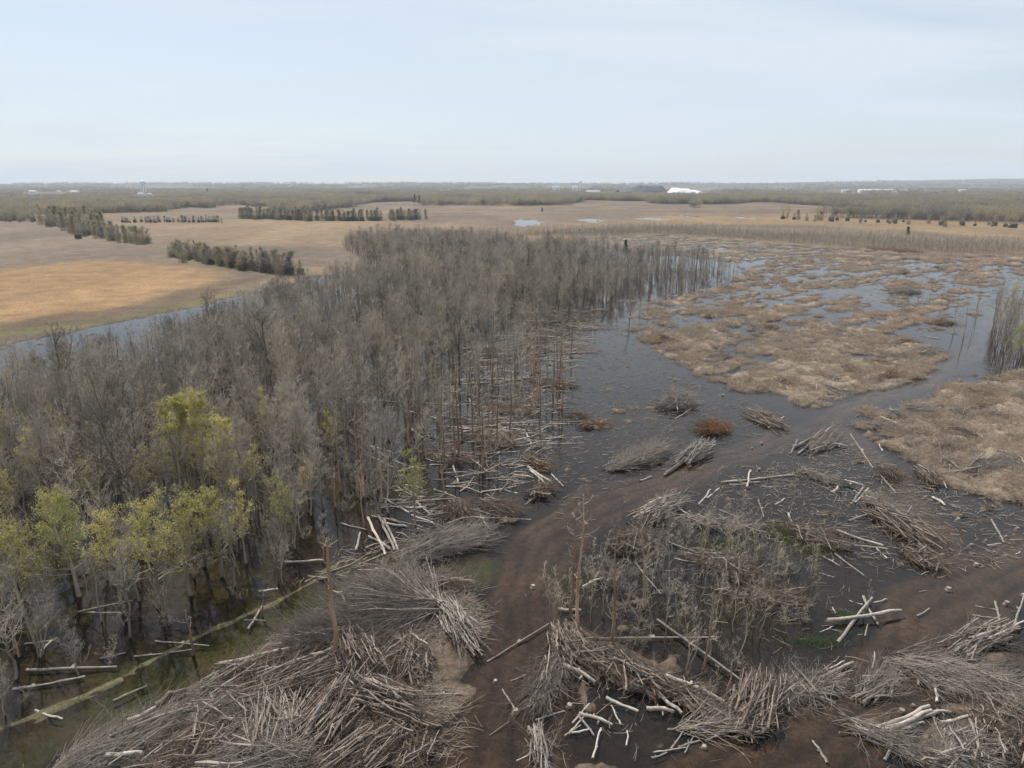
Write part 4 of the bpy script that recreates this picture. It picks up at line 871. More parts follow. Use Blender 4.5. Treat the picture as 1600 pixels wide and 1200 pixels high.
# ------------------------------------------------------------------ brush piles
def make_pole(seed):
    r = np.random.default_rng(seed); b = Bag(); K = 5; t = np.linspace(0, 1, K)
    w_ = np.cumsum(r.normal(0, .95, (K, 2)), 0); w_ -= w_[0]
    V_, Q_ = tubes(np.column_stack([t * 60, w_])[None], np.linspace(1, .5, K)[None], 5)
    V_[:, 0] /= 60
    b.add(V_, Q_, c=np.repeat(r.uniform(.75, 1.15, (K, 1)), 5, 0) * np.ones(3))
    b.add(np.vstack([V_[:5], V_[:5].mean(0)]), T=[[k, (k + 1) % 5, 5] for k in range(5)], m=1)
    for q in range(4):                                    # broken side branches
        i = r.integers(1, K - 1); p0 = np.array([t[i] * 60, *w_[i]]); d = np.array([r.uniform(3, 9), *r.normal(0, 3.5, 2)])
        Vs, Qs = tubes(np.array([[p0, p0 + d * .5 + r.normal(0, .4, 3), p0 + d]]), np.array([[.45, .35, .2]]), 3); Vs[:, 0] /= 60; b.add(Vs, Qs)
    return b
POLES = {}
for tn, (mk) in {'grey': 'brush', 'pale': 'log', 'brown': 'logbrown'}.items():
    POLES[tn] = [make_pole(900 + k).mesh('pole', [M[mk], M['cut']]) for k in range(6)]
TW = {'grey': (.84, .83, .82), 'brown': (.54, .45, .38), 'rust': (.62, .36, .2), 'pale': (1.2, 1.16, 1.1)}
def brush_pile(u, v, L, W, H, dpx, npole, ntwig, tone, style, label, plen=(2, 5), prad=(.045, .09), pt=None, tl=(1.0, 3.2)):
    c = G(u, v); d = G(u + dpx[0], v + dpx[1]) - c; rz = math.atan2(d.y, d.x)
    z0 = max(gz(c.x, c.y), -.05)
    npole = int(npole * 2.1); ntwig = int(ntwig * (1.5 if style == 'fan' else .9)); prad = (prad[0] * 1.1, prad[1] * 1.25)
    e = obj('brush_pile', None, loc=(c.x, c.y, z0), rot=(0, 0, rz)); tag(e, label, 'brush pile', 'heaps of felled tops and poles')
    r = np.random.default_rng(int(u * 7 + v * 13))
    sp = {'bundle': .15, 'heap': .7, 'fan': .0, 'tops': .3}[style]
    ca, sa = math.cos(rz), math.sin(rz)
    def gl(x, y): return np.maximum(hz(c.x + x * ca - y * sa, c.y + x * sa + y * ca), -.05) - z0
    def pos(n_):
        a = r.uniform(0, 6.28, n_); q = np.sqrt(r.random(n_)) * .95
        return np.cos(a) * q * L / 2, np.sin(a) * q * W / 2, np.sqrt(np.maximum(1 - q * q, .03))
    for k in range(npole):
        x, y, dm = [float(t_[0]) for t_ in pos(1)]; th = r.normal(0, sp) + (math.pi if r.random() < .3 else 0); pl = r.uniform(*plen)
        if style == 'fan': th = math.pi + r.normal(0, .38); x, y = L * .42 + r.normal(0, .5), r.normal(0, .5)
        rad = r.uniform(*prad) * (1.35 if r.random() < .12 else (.6 if r.random() < .4 else 1)); el = r.normal(.02, .09)
        z = float(gl(np.array([x]), np.array([y]))[0]) + H * dm * r.uniform(.5, 1.15) + rad
        tn = pt or ('pale' if r.random() < .2 else ('brown' if tone in ('brown', 'rust') or r.random() < .3 else 'grey'))
        if style != 'fan': x, y = x - math.cos(th) * pl / 2, y - math.sin(th) * pl / 2
        o = obj('pole', POLES[tn][k % 6], e, (x, y, z), (0, -el, th)); o.scale = (pl, rad, rad)
    n_ = ntwig
    x, y, dm = pos(n_); th = r.normal(0, sp + .35, n_) + np.where(r.random(n_) < .25, math.pi, 0)
    tlen = r.uniform(*tl, n_) * (1.6 if style in ('fan', 'tops') else 1)
    if style == 'fan':
        th = math.pi + r.normal(0, .55, n_); q = r.random(n_) ** .7 * L * .85; x, y = L * .42 - q * np.cos(th - math.pi), -q * np.sin(th - math.pi); dm = np.sqrt(np.maximum(1.05 - (q / L) ** 2, .05))
    if style == 'tops': th = r.normal(0, .4, n_); x = x - tlen * .4
    z = gl(x, y) + H * dm * r.uniform(.35, 1.05, n_)
    dirs = np.column_stack([np.cos(th), np.sin(th), r.normal(.06, .2, n_)])
    b = Bag(); Pm = grow(r, np.column_stack([x, y, z]), dirs, tlen, 4, .14, -.02)
    rr = r.uniform(.014, .034, n_); tc_ = np.array(TW[tone]) * r.uniform(.6, 1.25, (n_, 1))
    b.tubes(Pm, rr[:, None] * np.linspace(1, .4, 4)[None], 3, c=tc_)
    m_ = n_ * 3; i = np.repeat(np.arange(n_), 3); sb, sd_ = along(Pm[i], r.uniform(.3, 1, m_))
    S = grow(r, sb, sd_ + r.normal(0, .42, (m_, 3)), tlen[i] * r.uniform(.25, .5, m_), 3, .15, 0)
    b.tubes(S, np.full((m_, 1), .012) * np.linspace(1, .7, 3)[None], 3, c=tc_[i])
    # the matted core that carries the heap
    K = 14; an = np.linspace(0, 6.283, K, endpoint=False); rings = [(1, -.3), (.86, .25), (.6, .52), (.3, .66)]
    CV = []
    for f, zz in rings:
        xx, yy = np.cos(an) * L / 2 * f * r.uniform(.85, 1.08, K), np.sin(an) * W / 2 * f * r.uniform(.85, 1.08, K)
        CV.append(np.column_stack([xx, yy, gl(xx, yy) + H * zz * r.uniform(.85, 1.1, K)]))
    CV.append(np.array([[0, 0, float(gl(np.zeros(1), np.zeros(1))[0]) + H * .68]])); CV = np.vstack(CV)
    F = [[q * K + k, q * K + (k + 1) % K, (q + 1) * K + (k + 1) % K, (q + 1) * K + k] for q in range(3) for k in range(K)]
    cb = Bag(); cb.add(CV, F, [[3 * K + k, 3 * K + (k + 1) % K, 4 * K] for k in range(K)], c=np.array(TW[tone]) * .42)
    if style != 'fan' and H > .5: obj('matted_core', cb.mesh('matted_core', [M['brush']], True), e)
    tag(obj('twigs', b.mesh('twigs', [M['brush']]), e), kind='stuff')
    return e
BIG = 'part of the big brush heap by the ditch'
for q in [
 # the big heap on the left of the track
 (622, 958, 11, 7, 1.6, (90, 12), 26, 900, 'grey', 'fan', 'broad grey fan of whole tree tops on the big brush heap', (6, 11), (.04, .08)),
 (590, 935, 6.5, 3, 1.0, (80, -20), 6, 500, 'grey', 'tops', 'grey swept twigs along the upper rim of the big brush heap', (3, 6)),
 (510, 998, 7, 4.4, 1.2, (-60, 10), 10, 650, 'grey', 'tops', 'tangled grey tops behind the lone trunk of the big heap', (3, 6)),
 (715, 985, 7, 3.4, 1.1, (40, 55), 34, 200, 'pale', 'bundle', 'pale pole bundle spilling from the big heap towards the track', (3, 5.5), (.05, .09), 'pale'),
 (640, 1040, 6, 4.5, 1.2, (10, 50), 32, 160, 'brown', 'heap', 'brown poles tumbled in the middle of the big brush heap', (2, 4)),
 (560, 1030, 7, 5, 1.3, (30, 60), 30, 200, 'brown', 'bundle', 'brown poles stacked beside the lone trunk', (2.5, 5)),
 (455, 1075, 8, 5, 1.3, (60, -25), 30, 260, 'brown', 'bundle', 'slanting poles behind the ditch side of the big heap', (3, 6)),
 (380, 1065, 8, 4, 1.0, (70, -30), 14, 350, 'brown', 'heap', 'brown twiggy mat beneath the long edge log', (3, 5)),
 (600, 1110, 8, 5, 1.3, (70, 25), 36, 220, 'brown', 'bundle', 'thick brown pole stack on the track side of the heap', (3, 5), (.06, .11)),
 (520, 1125, 8, 6, 1.5, (45, -55), 40, 220, 'brown', 'bundle', 'upslanting brown poles in the middle of the heap', (3, 6), (.05, .10)),
 (430, 1140, 7, 5, 1.5, (8, 60), 30, 200, 'pale', 'bundle', 'upright-looking sheaf of poles standing out of the heap', (3, 5)),
 (340, 1120, 8, 5, 1.2, (60, 10), 14, 420, 'grey', 'heap', 'tangled grey branches near the ditch log of the heap', (2, 4)),
 (300, 1180, 8, 5, 1.2, (40, -30), 24, 300, 'brown', 'heap', 'loose poles and stakes at the low end of the heap', (2, 4)),
 (190, 1175, 9, 4, 1.0, (60, -30), 12, 500, 'grey', 'tops', 'grey swept twigs where the heap meets the ditch', (3, 6)),
 (400, 1205, 9, 4, 1.3, (60, 0), 14, 480, 'grey', 'tops', 'pale grey twig sheaf at the low rim of the heap', (3, 5)),
 (560, 1195, 7, 4, 1.2, (50, -40), 30, 200, 'brown', 'bundle', 'dark pole stack at the low rim of the heap', (3, 5)),
 (655, 1165, 5, 3, .6, (20, -50), 10, 160, 'brown', 'heap', 'thin scatter of sticks where the heap slopes to the bank', (1.5, 3)),
 (700, 920, 6, 3, .8, (60, 5), 12, 160, 'brown', 'heap', 'loose sticks at the tip of the big heap by the water', (2, 4)),
 # across the track
 (882, 1010, 5, 3, 1.0, (25, 60), 30, 180, 'brown', 'bundle', 'upright pole stack beside the two dark trunks', (2, 4)),
 (855, 1065, 8, 2.4, .7, (-25, 50), 14, 420, 'grey', 'tops', 'grey tops dragged to the edge of the muddy track', (3, 5)),
 (930, 1030, 6, 3.4, 1.1, (50, 25), 26, 260, 'brown', 'heap', 'brown pole tangle below the dark trunks', (2, 4)),
 (990, 1060, 7, 4, 1.1, (60, 25), 24, 300, 'brown', 'heap', 'matted brown brush in the middle of the pole heap', (2, 4)),
 (1085, 1095, 6, 3, .9, (50, 25), 16, 240, 'brown', 'heap', 'reddish broken sticks round the thick pale log', (2, 4)),
 (1180, 1105, 6, 4.2, 1.7, (15, -50), 44, 260, 'brown', 'bundle', 'tall cone of brown poles at the end of the heap', (3, 5), (.06, .10), 'brown'),
 (1130, 1135, 6, 2, .4, (60, -5), 8, 200, 'pale', 'tops', 'flat pale twigs on the water beside the pole cone', (2, 4)),
 (1240, 1080, 6, 3.5, .8, (60, -30), 8, 300, 'grey', 'heap', 'sprawling grey branches beside the pole cone', (2, 4)),
 (845, 1170, 4, 2, .4, (10, 50), 10, 80, 'grey', 'bundle', 'small sheaf of stakes standing at the track foot', (2, 3.5)),
 (985, 850, 7, 4, 1.2, (50, -25), 10, 600, 'brown', 'heap', 'brown leafy-looking twig mound at the back of the thicket', (2, 4)),
 (1030, 800, 9, 4, 1.3, (60, -35), 26, 220, 'pale', 'bundle', 'pale pole stack on the near bank of the diagonal track', (4, 7), (.06, .11)),
 (1120, 820, 12, 3, .6, (80, 10), 18, 350, 'grey', 'heap', 'long low tangle of green-grey branches behind the thicket', (3, 6)),
 (1130, 885, 10, 4, .7, (70, 25), 16, 420, 'brown', 'heap', 'low brown brush across the middle of the thicket', (3, 6)),
 (1200, 935, 8, 3, .4, (70, 10), 10, 260, 'brown', 'heap', 'thin drift of sticks at the X-log side of the thicket', (2, 5)),
 # wood corner
 (715, 800, 4, 2.6, 1.2, (20, 40), 12, 300, 'brown', 'tops', 'brown twig sheaf standing in water at the wood corner', (2, 4)),
 (780, 797, 5.5, 3, 1.2, (50, 20), 12, 320, 'brown', 'tops', 'wide brown twig sheaf beside the track mouth', (2, 4)),
 (848, 768, 5, 3, 1.0, (25, -20), 10, 260, 'brown', 'heap', 'brown twig heap with pale logs by the track mouth', (2, 4)),
 (838, 725, 4.5, 2, .8, (40, 25), 10, 220, 'rust', 'bundle', 'reddish bundle of twigs in open water', (2, 4)),
 (700, 852, 13, 5, 1.3, (80, -22), 12, 800, 'grey', 'tops', 'big grey tree-top heap at the end of the ditch', (4, 8)),
 (700, 715, 10, 5, .7, (60, 20), 8, 400, 'brown', 'heap', 'flat brown slash among the felled wood edge', (3, 6)),
 (770, 690, 10, 5, .7, (60, 8), 12, 380, 'brown', 'heap', 'low slash bank beside the open pool', (3, 6)),
 (790, 640, 12, 6, .7, (60, 5), 10, 420, 'brown', 'heap', 'mixed slash under the thinned trunks', (3, 6)),
 (862, 600, 12, 5, .8, (60, 10), 14, 380, 'brown', 'heap', 'slash spit reaching into the pool', (3, 7)),
 (890, 545, 18, 9, .6, (60, 5), 12, 420, 'grey', 'heap', 'wide pale slash mat on the pool edge', (4, 8)),
 (920, 510, 18, 8, .6, (60, 5), 12, 360, 'grey', 'heap', 'far slash mat along the wood edge', (4, 8)),
 # open water and right-hand side
 (1058, 632, 9, 6, 2.0, (60, -20), 22, 600, 'grey', 'heap', 'grey domed brush heap on the dark pool', (3, 6)),
 (902, 652, 4, 2.6, .9, (40, 10), 6, 220, 'brown', 'heap', 'small brown twig hump in the pool', (2, 3)),
 (926, 664, 6, 3.4, .8, (40, -10), 12, 160, 'rust', 'heap', 'small islet of sticks and tan earth in the pool', (2, 4)),
 (1000, 716, 15, 4, 1.1, (80, -32), 10, 850, 'grey', 'tops', 'long grey-green sheaf of tops lying in the water', (4, 8)),
 (1112, 672, 6, 4, 1.3, (30, -8), 4, 700, 'rust', 'heap', 'rust-coloured leafy brush clump on the water', (2, 3)),
 (1085, 712, 9, 3.5, 1.0, (70, -45), 22, 300, 'pale', 'bundle', 'pole bundle below the rust-coloured clump', (5, 8), (.07, .12), 'pale'),
 (1192, 655, 11, 5, .9, (50, 25), 22, 220, 'brown', 'bundle', 'spread of dark poles above the diagonal track', (4, 8)),
 (1285, 692, 11, 5, .9, (60, -35), 18, 240, 'grey', 'bundle', 'slanting pole stack below the diagonal track', (4, 8)),
 (1275, 745, 8, 3, .5, (60, 20), 8, 220, 'grey', 'heap', 'low stick drift on the dark shallows', (2, 4)),
 (1410, 825, 10, 4.5, 1.3, (60, 35), 30, 420, 'brown', 'bundle', 'big slanting bundle of brown poles in the shallows', (4, 7), (.06, .1)),
 (1375, 790, 8, 3, .6, (50, 40), 10, 300, 'grey', 'tops', 'grey twig sheaf beside the narrow wet track', (3, 5)),
 (1440, 872, 6, 4, .8, (40, 25), 16, 200, 'brown', 'heap', 'broken sticks and earth at the end of the shallows', (2, 4)),
 (1265, 838, 9, 4, .9, (60, 20), 14, 360, 'brown', 'heap', 'brush hump with fresh grass in the shallows', (3, 5)),
 (1450, 745, 6, 3, 1.0, (30, 40), 18, 200, 'brown', 'bundle', 'dark pole bundle at the edge of the tan ground', (3, 5)),
 (1390, 740, 4, 2.4, .9, (20, 40), 6, 200, 'brown', 'tops', 'little brown twig tuft beside the narrow wet track', (2, 3)),
 (1437, 645, 6, 3.4, .9, (40, 5), 14, 220, 'grey', 'heap', 'grey twig heap on the tan cleared ground', (2, 4)),
 (1385, 668, 9, 4, .4, (50, 15), 8, 240, 'grey', 'heap', 'flat grey brush with a white log on tan ground', (2, 4)),
 (1545, 730, 8, 3, .5, (50, -10), 8, 300, 'grey', 'tops', 'thin grey tops at the edge of the tan ground', (3, 5)),
 (1450, 552, 13, 7, .9, (50, -20), 10, 400, 'grey', 'heap', 'grey brush hump where track meets the channel', (3, 6)),
 (1475, 505, 8, 5, .8, (50, 0), 10, 160, 'brown', 'heap', 'stick pile standing in the water channel', (3, 5)),
 (1413, 457, 15, 9, 2.0, (50, 0), 4, 300, 'grey', 'heap', 'rounded grey brush dome on the far flats', (3, 6)),
 (1395, 392, 42, 10, 2.2, (60, 4), 10, 300, 'rust', 'heap', 'long red-brown root windrow at the clearing end', (4, 8)),
 (1530, 1000, 7, 3, .8, (60, -30), 22, 160, 'grey', 'bundle', 'forked pole bundle on the far bank of the second track', (4, 6), (.06, .1)),
 (1480, 1060, 8, 4, .6, (60, 20), 10, 420, 'grey', 'tops', 'flat grey twigs fanned out beyond the second track', (3, 5)),
 (1560, 1085, 9, 5, .9, (60, 30), 16, 500, 'grey', 'tops', 'wide grey twig mat on the debris bank past the second track', (3, 6)),
 (1570, 1150, 7, 5, .8, (20, -50), 22, 300, 'brown', 'heap', 'jumbled sticks and earth beside the tan earth lump', (2, 4)),
 (1500, 1185, 6, 4, .8, (50, -30), 16, 260, 'grey', 'heap', 'stacked billets and twigs under the sawn billets', (2, 4)),
 (1405, 1165, 7, 2.4, .4, (60, 22), 10, 260, 'grey', 'tops', 'flat twig spray beneath the four pale logs', (3, 5)),
 (1370, 1075, 5, 2, .5, (50, -40), 12, 160, 'grey', 'tops', 'small branch sheaf in the middle of the second track', (2, 3)),
 (1290, 1075, 5, 2.4, .4, (50, -30), 8, 120, 'grey', 'heap', 'few loose sticks floating between thicket and second track', (2, 3)),
]:
    brush_pile(*q)

rb_ = random.Random(12)
for P, n_, w_ in ((LAND1, 16, 'on the tan mound above the diagonal track'), (LAND2, 14, 'on the tan ground below the channel'), (LAND3, 16, 'on the far brown flats')):
    lo, hi = P.min(0), P.max(0); k = 0
    while k < n_:
        x, y = rb_.uniform(lo[0], hi[0]), rb_.uniform(lo[1], hi[1])
        if sd_poly(np.array([x]), np.array([y]), P)[0] < 2 or gz(x, y) < .08: continue
        u, v, _ = px_of(x, y)
        if not (0 < u < 1620): continue
        tn = rb_.choice(['grey', 'brown', 'grey', 'rust']); sz = rb_.uniform(3, 7); st = rb_.choice(['heap', 'tops', 'bundle'])
        brush_pile(u, v, sz, sz * rb_.uniform(.4, .8), rb_.uniform(.25, .7), (rb_.uniform(-50, 50), rb_.uniform(-25, 25)), rb_.randint(3, 7), rb_.randint(60, 140), tn, st,
                   '%s %s %s of slash %s' % ('larger' if sz > 5 else 'small', {'grey': 'grey', 'brown': 'brown', 'rust': 'rusty'}[tn], {'heap': 'tangle', 'tops': 'swept spray', 'bundle': 'sheaf'}[st], w_), (1.5, 4)); k += 1
# small sticks and chips strewn everywhere on the cleared side
def litter(name, n_, P, seed, lr, rr, tintlo, tinthi, label, ang=(.5, .9), even=False):
    r = np.random.default_rng(seed); lo, hi = P.min(0), P.max(0)
    p = r.uniform(lo, hi, (n_ * 6, 2)); p = p[sd_poly(p[:, 0], p[:, 1], P) > 0]
    w = np.clip(115 / (p[:, 1] + 1), 0.2, 1) * sstep(.38, .62, fbm(p[:, 0] / 7, p[:, 1] / 7, 93, 3))
    d1 = np.minimum(d_line(p[:, 0], p[:, 1], TRACK1), d_line(p[:, 0], p[:, 1], TRACK2)); w = w * (.12 + .88 * sstep(2.5, 5.5, d1))
    zg = hz(p[:, 0], p[:, 1]); w = w * np.where(zg > 0.02, 1, .42)
    if even: w = w * 0 + .5
    p = p[r.random(len(p)) < w][:n_]; N = len(p); z = np.maximum(hz(p[:, 0], p[:, 1]), 0)
    th = r.normal(*ang, N); L = r.uniform(*lr, N) * r.uniform(.5, 1, N); rad = r.uniform(*rr, N)
    a = np.column_stack([p, z + rad * .8]); d = np.column_stack([np.cos(th), np.sin(th), np.abs(r.normal(0, .10, N))]) * L[:, None]
    mid = a + d * .5 + r.normal(0, .05, (N, 3)) * L[:, None]; mid[:, 2] = np.maximum(mid[:, 2], a[:, 2])
    b = Bag(); b.tubes(np.stack([a, mid, a + d], 1), rad[:, None] * np.array([[1, .9, .6]]), 3, c=np.ones(3) * r.uniform(tintlo, tinthi, (N, 1)) * np.array([1, .96, .92]))
    tag(obj(name, b.mesh(name, [M['brush']])), label, 'litter', kind='stuff'); return N
CLEAR = GP([(700, 1260), (860, 830), (870, 600), (970, 470), (1150, 420), (1300, 392), (1600, 398), (1720, 420), (1720, 1260)])
print('litter', litter('stick_litter', 42000, CLEAR, 61, (.5, 2.6), (.012, .040), .55, 1.35, 'fine sticks and chips strewn over the cleared mud and shallows'))
PILES = GP([(-20, 1260), (200, 1120), (480, 955), (700, 890), (780, 930), (760, 1060), (700, 1260)])
litter('heap_litter', 5000, PILES, 62, (.5, 2.6), (.012, .035), .5, 1.2, 'loose sticks covering the ground of the big brush heap')
EDGEZ = GP([(440, 920), (560, 840), (640, 700), (700, 560), (860, 480), (940, 480), (900, 560), (870, 640), (860, 720), (760, 800), (640, 880)])
litter('felled_edge_litter', 9000, EDGEZ, 63, (.6, 3.0), (.015, .045), .6, 1.4, 'broken branches strewn in the water along the felled wood edge')

litter('fallen_pole_litter', 480, EDGEZ, 64, (2.0, 7.5), (.05, .12), .8, 1.6, 'pale fallen poles too many to count along the felled wood edge', (-.1, .6), True)
SHALLOWS = GP([(1130, 745), (1330, 690), (1420, 740), (1600, 800), (1600, 870), (1460, 905), (1200, 850), (1130, 800)])
litter('shallows_litter', 1500, SHALLOWS, 65, (.4, 2.2), (.015, .05), .45, 1.3, 'floating sticks and bark bits on the dark shallows', (.3, 1.2), True)
POOL = GP([(880, 560), (960, 480), (1010, 545), (1100, 610), (1230, 650), (1100, 715), (960, 770), (870, 760), (865, 650)])
litter('pool_litter', 1100, POOL, 66, (.4, 1.8), (.015, .05), .4, 1.2, 'scattered sticks floating on the open pool', (.2, .6), True)
# tufts of dead grass and twigs that roughen the cleared land
def make_tuft(seed, n_, h, sp):
    r = np.random.default_rng(seed); b = Bag(); a = np.column_stack([r.normal(0, sp * .5, (n_, 2)), np.full(n_, -.05)])
    d = np.column_stack([r.normal(0, .8, (n_, 2)), r.uniform(.15, .9, n_)]); Pm = grow(r, a, d, r.uniform(.4, 1, n_) * h, 3, .2, -.12)
    b.tubes(Pm, r.uniform(.012, .022, n_)[:, None] * np.array([[1, .8, .4]]), 3, c=np.array([1.42, 1.28, 1.10]) * r.uniform(.5, 1.35, (n_, 1)))
    return b.mesh('tuft', [M['brush']])
TF = [make_tuft(970, 60, .7, .8), make_tuft(971, 80, .9, 1.2), make_tuft(972, 50, .5, .6), make_tuft(973, 90, 1.3, 1.4)]
r_ = np.random.default_rng(98); pt_ = []
for P, n_ in ((LAND1, 5200), (LAND2, 5200), (LAND3, 7000), (CLEAR, 5000)):
    lo, hi = P.min(0), P.max(0); p = r_.uniform(lo, hi, (n_ * 4, 2)); p = p[(sd_poly(p[:, 0], p[:, 1], P) > -3)]; p = p[in_view(p[:, 0], p[:, 1], 20, 1)]
    p = p[(hz(p[:, 0], p[:, 1]) > .05) & (r_.random(len(p)) < .12 + .5 * (fbm(p[:, 0] / 6, p[:, 1] / 6, 99, 3) > .56))]; pt_.append(p[:int(n_ * .7)])
pt_ = np.concatenate(pt_); N = len(pt_)
instancer('dry_tufts', pt_, hz(pt_[:, 0], pt_[:, 1]), np.column_stack([np.zeros((N, 2)), r_.uniform(0, 6.28, N)]), r_.uniform(.6, 1.5, N), r_.integers(0, 4, N), TF, 'matted dead grass and twigs covering the tan cleared land', 'dead grass')
print('tufts', N)

# stumps
def make_stump(seed):
    r = np.random.default_rng(seed); K = 10; an = np.arange(K) * 6.283 / K; b = Bag(); rings = []
    for f, z_ in ((2.0, -.25), (1.35, .05), (1.05, .22), (1.0, .42)):
        q = f * .26 * (1 + (f - 1) * .5 * np.sin(an * 3 + r.uniform(0, 6)) ** 2) * r.uniform(.9, 1.1, K); rings.append(np.column_stack([np.cos(an) * q, np.sin(an) * q, np.full(K, z_)]))
    V_ = np.vstack(rings); F = [[q * K + k, q * K + (k + 1) % K, (q + 1) * K + (k + 1) % K, (q + 1) * K + k] for q in range(3) for k in range(K)]
    b.add(V_, F); t = Bag(); t.add(np.vstack([rings[-1] + [0, 0, .003], [[0, 0, .45]]]), T=[[k, (k + 1) % K, K] for k in range(K)])
    return b.mesh('bole', [M['logbrown']]), t.mesh('cut_face', [M['log']])
ST = [make_stump(950 + k) for k in range(3)]
for k, (u, v) in enumerate([(1525, 883), (1518, 852), (1553, 863), (1482, 922), (1572, 838), (1590, 826), (1540, 845), (1500, 806), (1497, 812), (1240, 787), (1330, 788), (1186, 734), (1201, 734), (1160, 730), (1175, 701), (1190, 693), (1278, 800), (1445, 778), (1412, 742), (1335, 768), (1100, 1168), (890, 1104), (827, 1142), (806, 1113), (774, 1065), (833, 918), (1473, 868), (1427, 1103), (1409, 1112), (1573, 944), (1598, 930), (1590, 1075), (1020, 560), (1080, 632), (1010, 655), (1130, 618), (1310, 662), (1340, 650), (1360, 667), (1300, 662), (1545, 1010)]):
    p = G(u, v); e = obj('tree_stump', None, loc=(p.x, p.y, max(gz(p.x, p.y), -.12)), rot=(0, 0, k), scl=random.uniform(.5, .95))
    obj('bole', ST[k % 3][0], e); obj('cut_face', ST[k % 3][1], e)
    tag(e, 'low pale-topped stump ' + ctx(u, v), 'stump', 'cut stumps poking out of mud and water')
# upturned earth mounds
def mound(u, v, rx, ry, h, c, label, cat='earth mound'):
    rx, ry, h = rx * .62, ry * .62, h * .8; c = tuple(q_ * .62 for q_ in c)
    r = np.random.default_rng(int(u)); p = G(u, v); K, J = 26, 9; Vv = []
    for j in range(J):
        f = 1 - j / (J - .4); an = np.arange(K) * 6.283 / K; q = f * r.uniform(.66, 1.25, K)
        Vv.append(np.column_stack([np.cos(an) * q * rx, np.sin(an) * q * ry, h * (1 - f ** 1.7) * r.uniform(.6, 1.3, K) - .12]))
    Vv.append([[0, 0, h * .95]]); F = [[j * K + k, j * K + (k + 1) % K, (j + 1) * K + (k + 1) % K, (j + 1) * K + k] for j in range(J - 1) for k in range(K)]
    b = Bag(); b.add(np.vstack(Vv), F, [[(J - 1) * K + k, (J - 1) * K + (k + 1) % K, J * K] for k in range(K)], c=c)
    o = obj('earth_mound', b.mesh('earth_mound', [M['ground']], True), loc=(p.x, p.y, max(gz(p.x, p.y), 0)))
    tag(o, label, cat, 'upturned root and earth mounds')
mound(1450, 1158, 1.3, 1.0, .8, (.42, .33, .2), 'pale tan root plate beside the four pale logs')
mound(1030, 722, 1.6, 1.1, .9, (.26, .2, .14), 'tan earth lump at the butt of the grey top sheaf')
mound(1590, 1085, 1.2, .9, .6, (.34, .25, .16), 'tan earth lump at the edge of the debris bank')
mound(1298, 803, 3.2, 1.8, .5, (.14, .105, .07), 'olive mud mound in the dark shallows')
mound(1500, 805, 2.2, 1.4, .6, (.2, .16, .11), 'grassy tan mud hump where the narrow track ends')
mound(1240, 758, 2.2, 1.2, .35, (.18, .14, .1), 'low tan mud hump beside the pointed grey log')
mound(935, 668, 2.6, 1.5, .7, (.24, .17, .11), 'tan earth islet among sticks in the pool')
mound(795, 812, 2.8, 1.5, .35, (.24, .18, .12), 'pale bark litter bank at the track mouth')
mound(1340, 722, 2, 1.2, .5, (.19, .145, .1), 'tan mud hump among the slanting pole stack')
mound(1545, 795, 2.2, 1.2, .6, (.22, .17, .12), 'tan mud hump under the tan ground edge')

# fresh grass
def grass(u, v, rx, ry, n_, h, label, green=1.0):
    r = np.random.default_rng(int(u + v)); p = G(u, v); q = r.normal(0, .45, (n_, 2)) * [rx, ry]; z = np.maximum(hz(p.x + q[:, 0], p.y + q[:, 1]), -.1)
    a = np.column_stack([p.x + q[:, 0], p.y + q[:, 1], z]); d = np.column_stack([r.normal(0, .25, (n_, 2)), r.uniform(.5, 1, n_)]) * h
    s_ = unit(np.column_stack([r.normal(0, 1, (n_, 2)), np.zeros(n_)])) * .035
    b = Bag(); b.add(np.stack([a - s_, a + s_, a + d], 1).reshape(-1, 3), T=np.arange(n_ * 3).reshape(-1, 3), c=np.repeat(r.uniform(.6, 1.3, n_), 3)[:, None] * np.array([green, 1, 1]))
    tag(obj('marsh_grass', b.mesh('marsh_grass', [M['grass']])), label, 'grass', kind='stuff')
grass(1235, 832, 4.0, 3.0, 3200, .6, 'bright green grass on the brush hump in the shallows')
grass(1262, 855, 3.5, 3.0, 1800, .5, 'green grass trailing below the brush hump', 1.2)
grass(1135, 852, 3.6, 2.0, 1700, .5, 'green grass patch behind the thicket')
grass(1275, 1003, 4.0, 1.0, 900, .5, 'thin green grass line in the water between the thicket and X logs')
grass(1318, 962, 1.5, 1.0, 450, .5, 'small green tuft beside the X logs')
grass(905, 908, 3.0, 2.4, 1000, .4, 'olive grass beside the two dark trunks', 1.3)
grass(1150, 950, 7.0, 5.0, 1300, .6, 'olive marsh grass inside the thicket', 1.9)
grass(1050, 985, 7.0, 4.0, 600, .6, 'dull marsh grass among the saplings', 2.0)

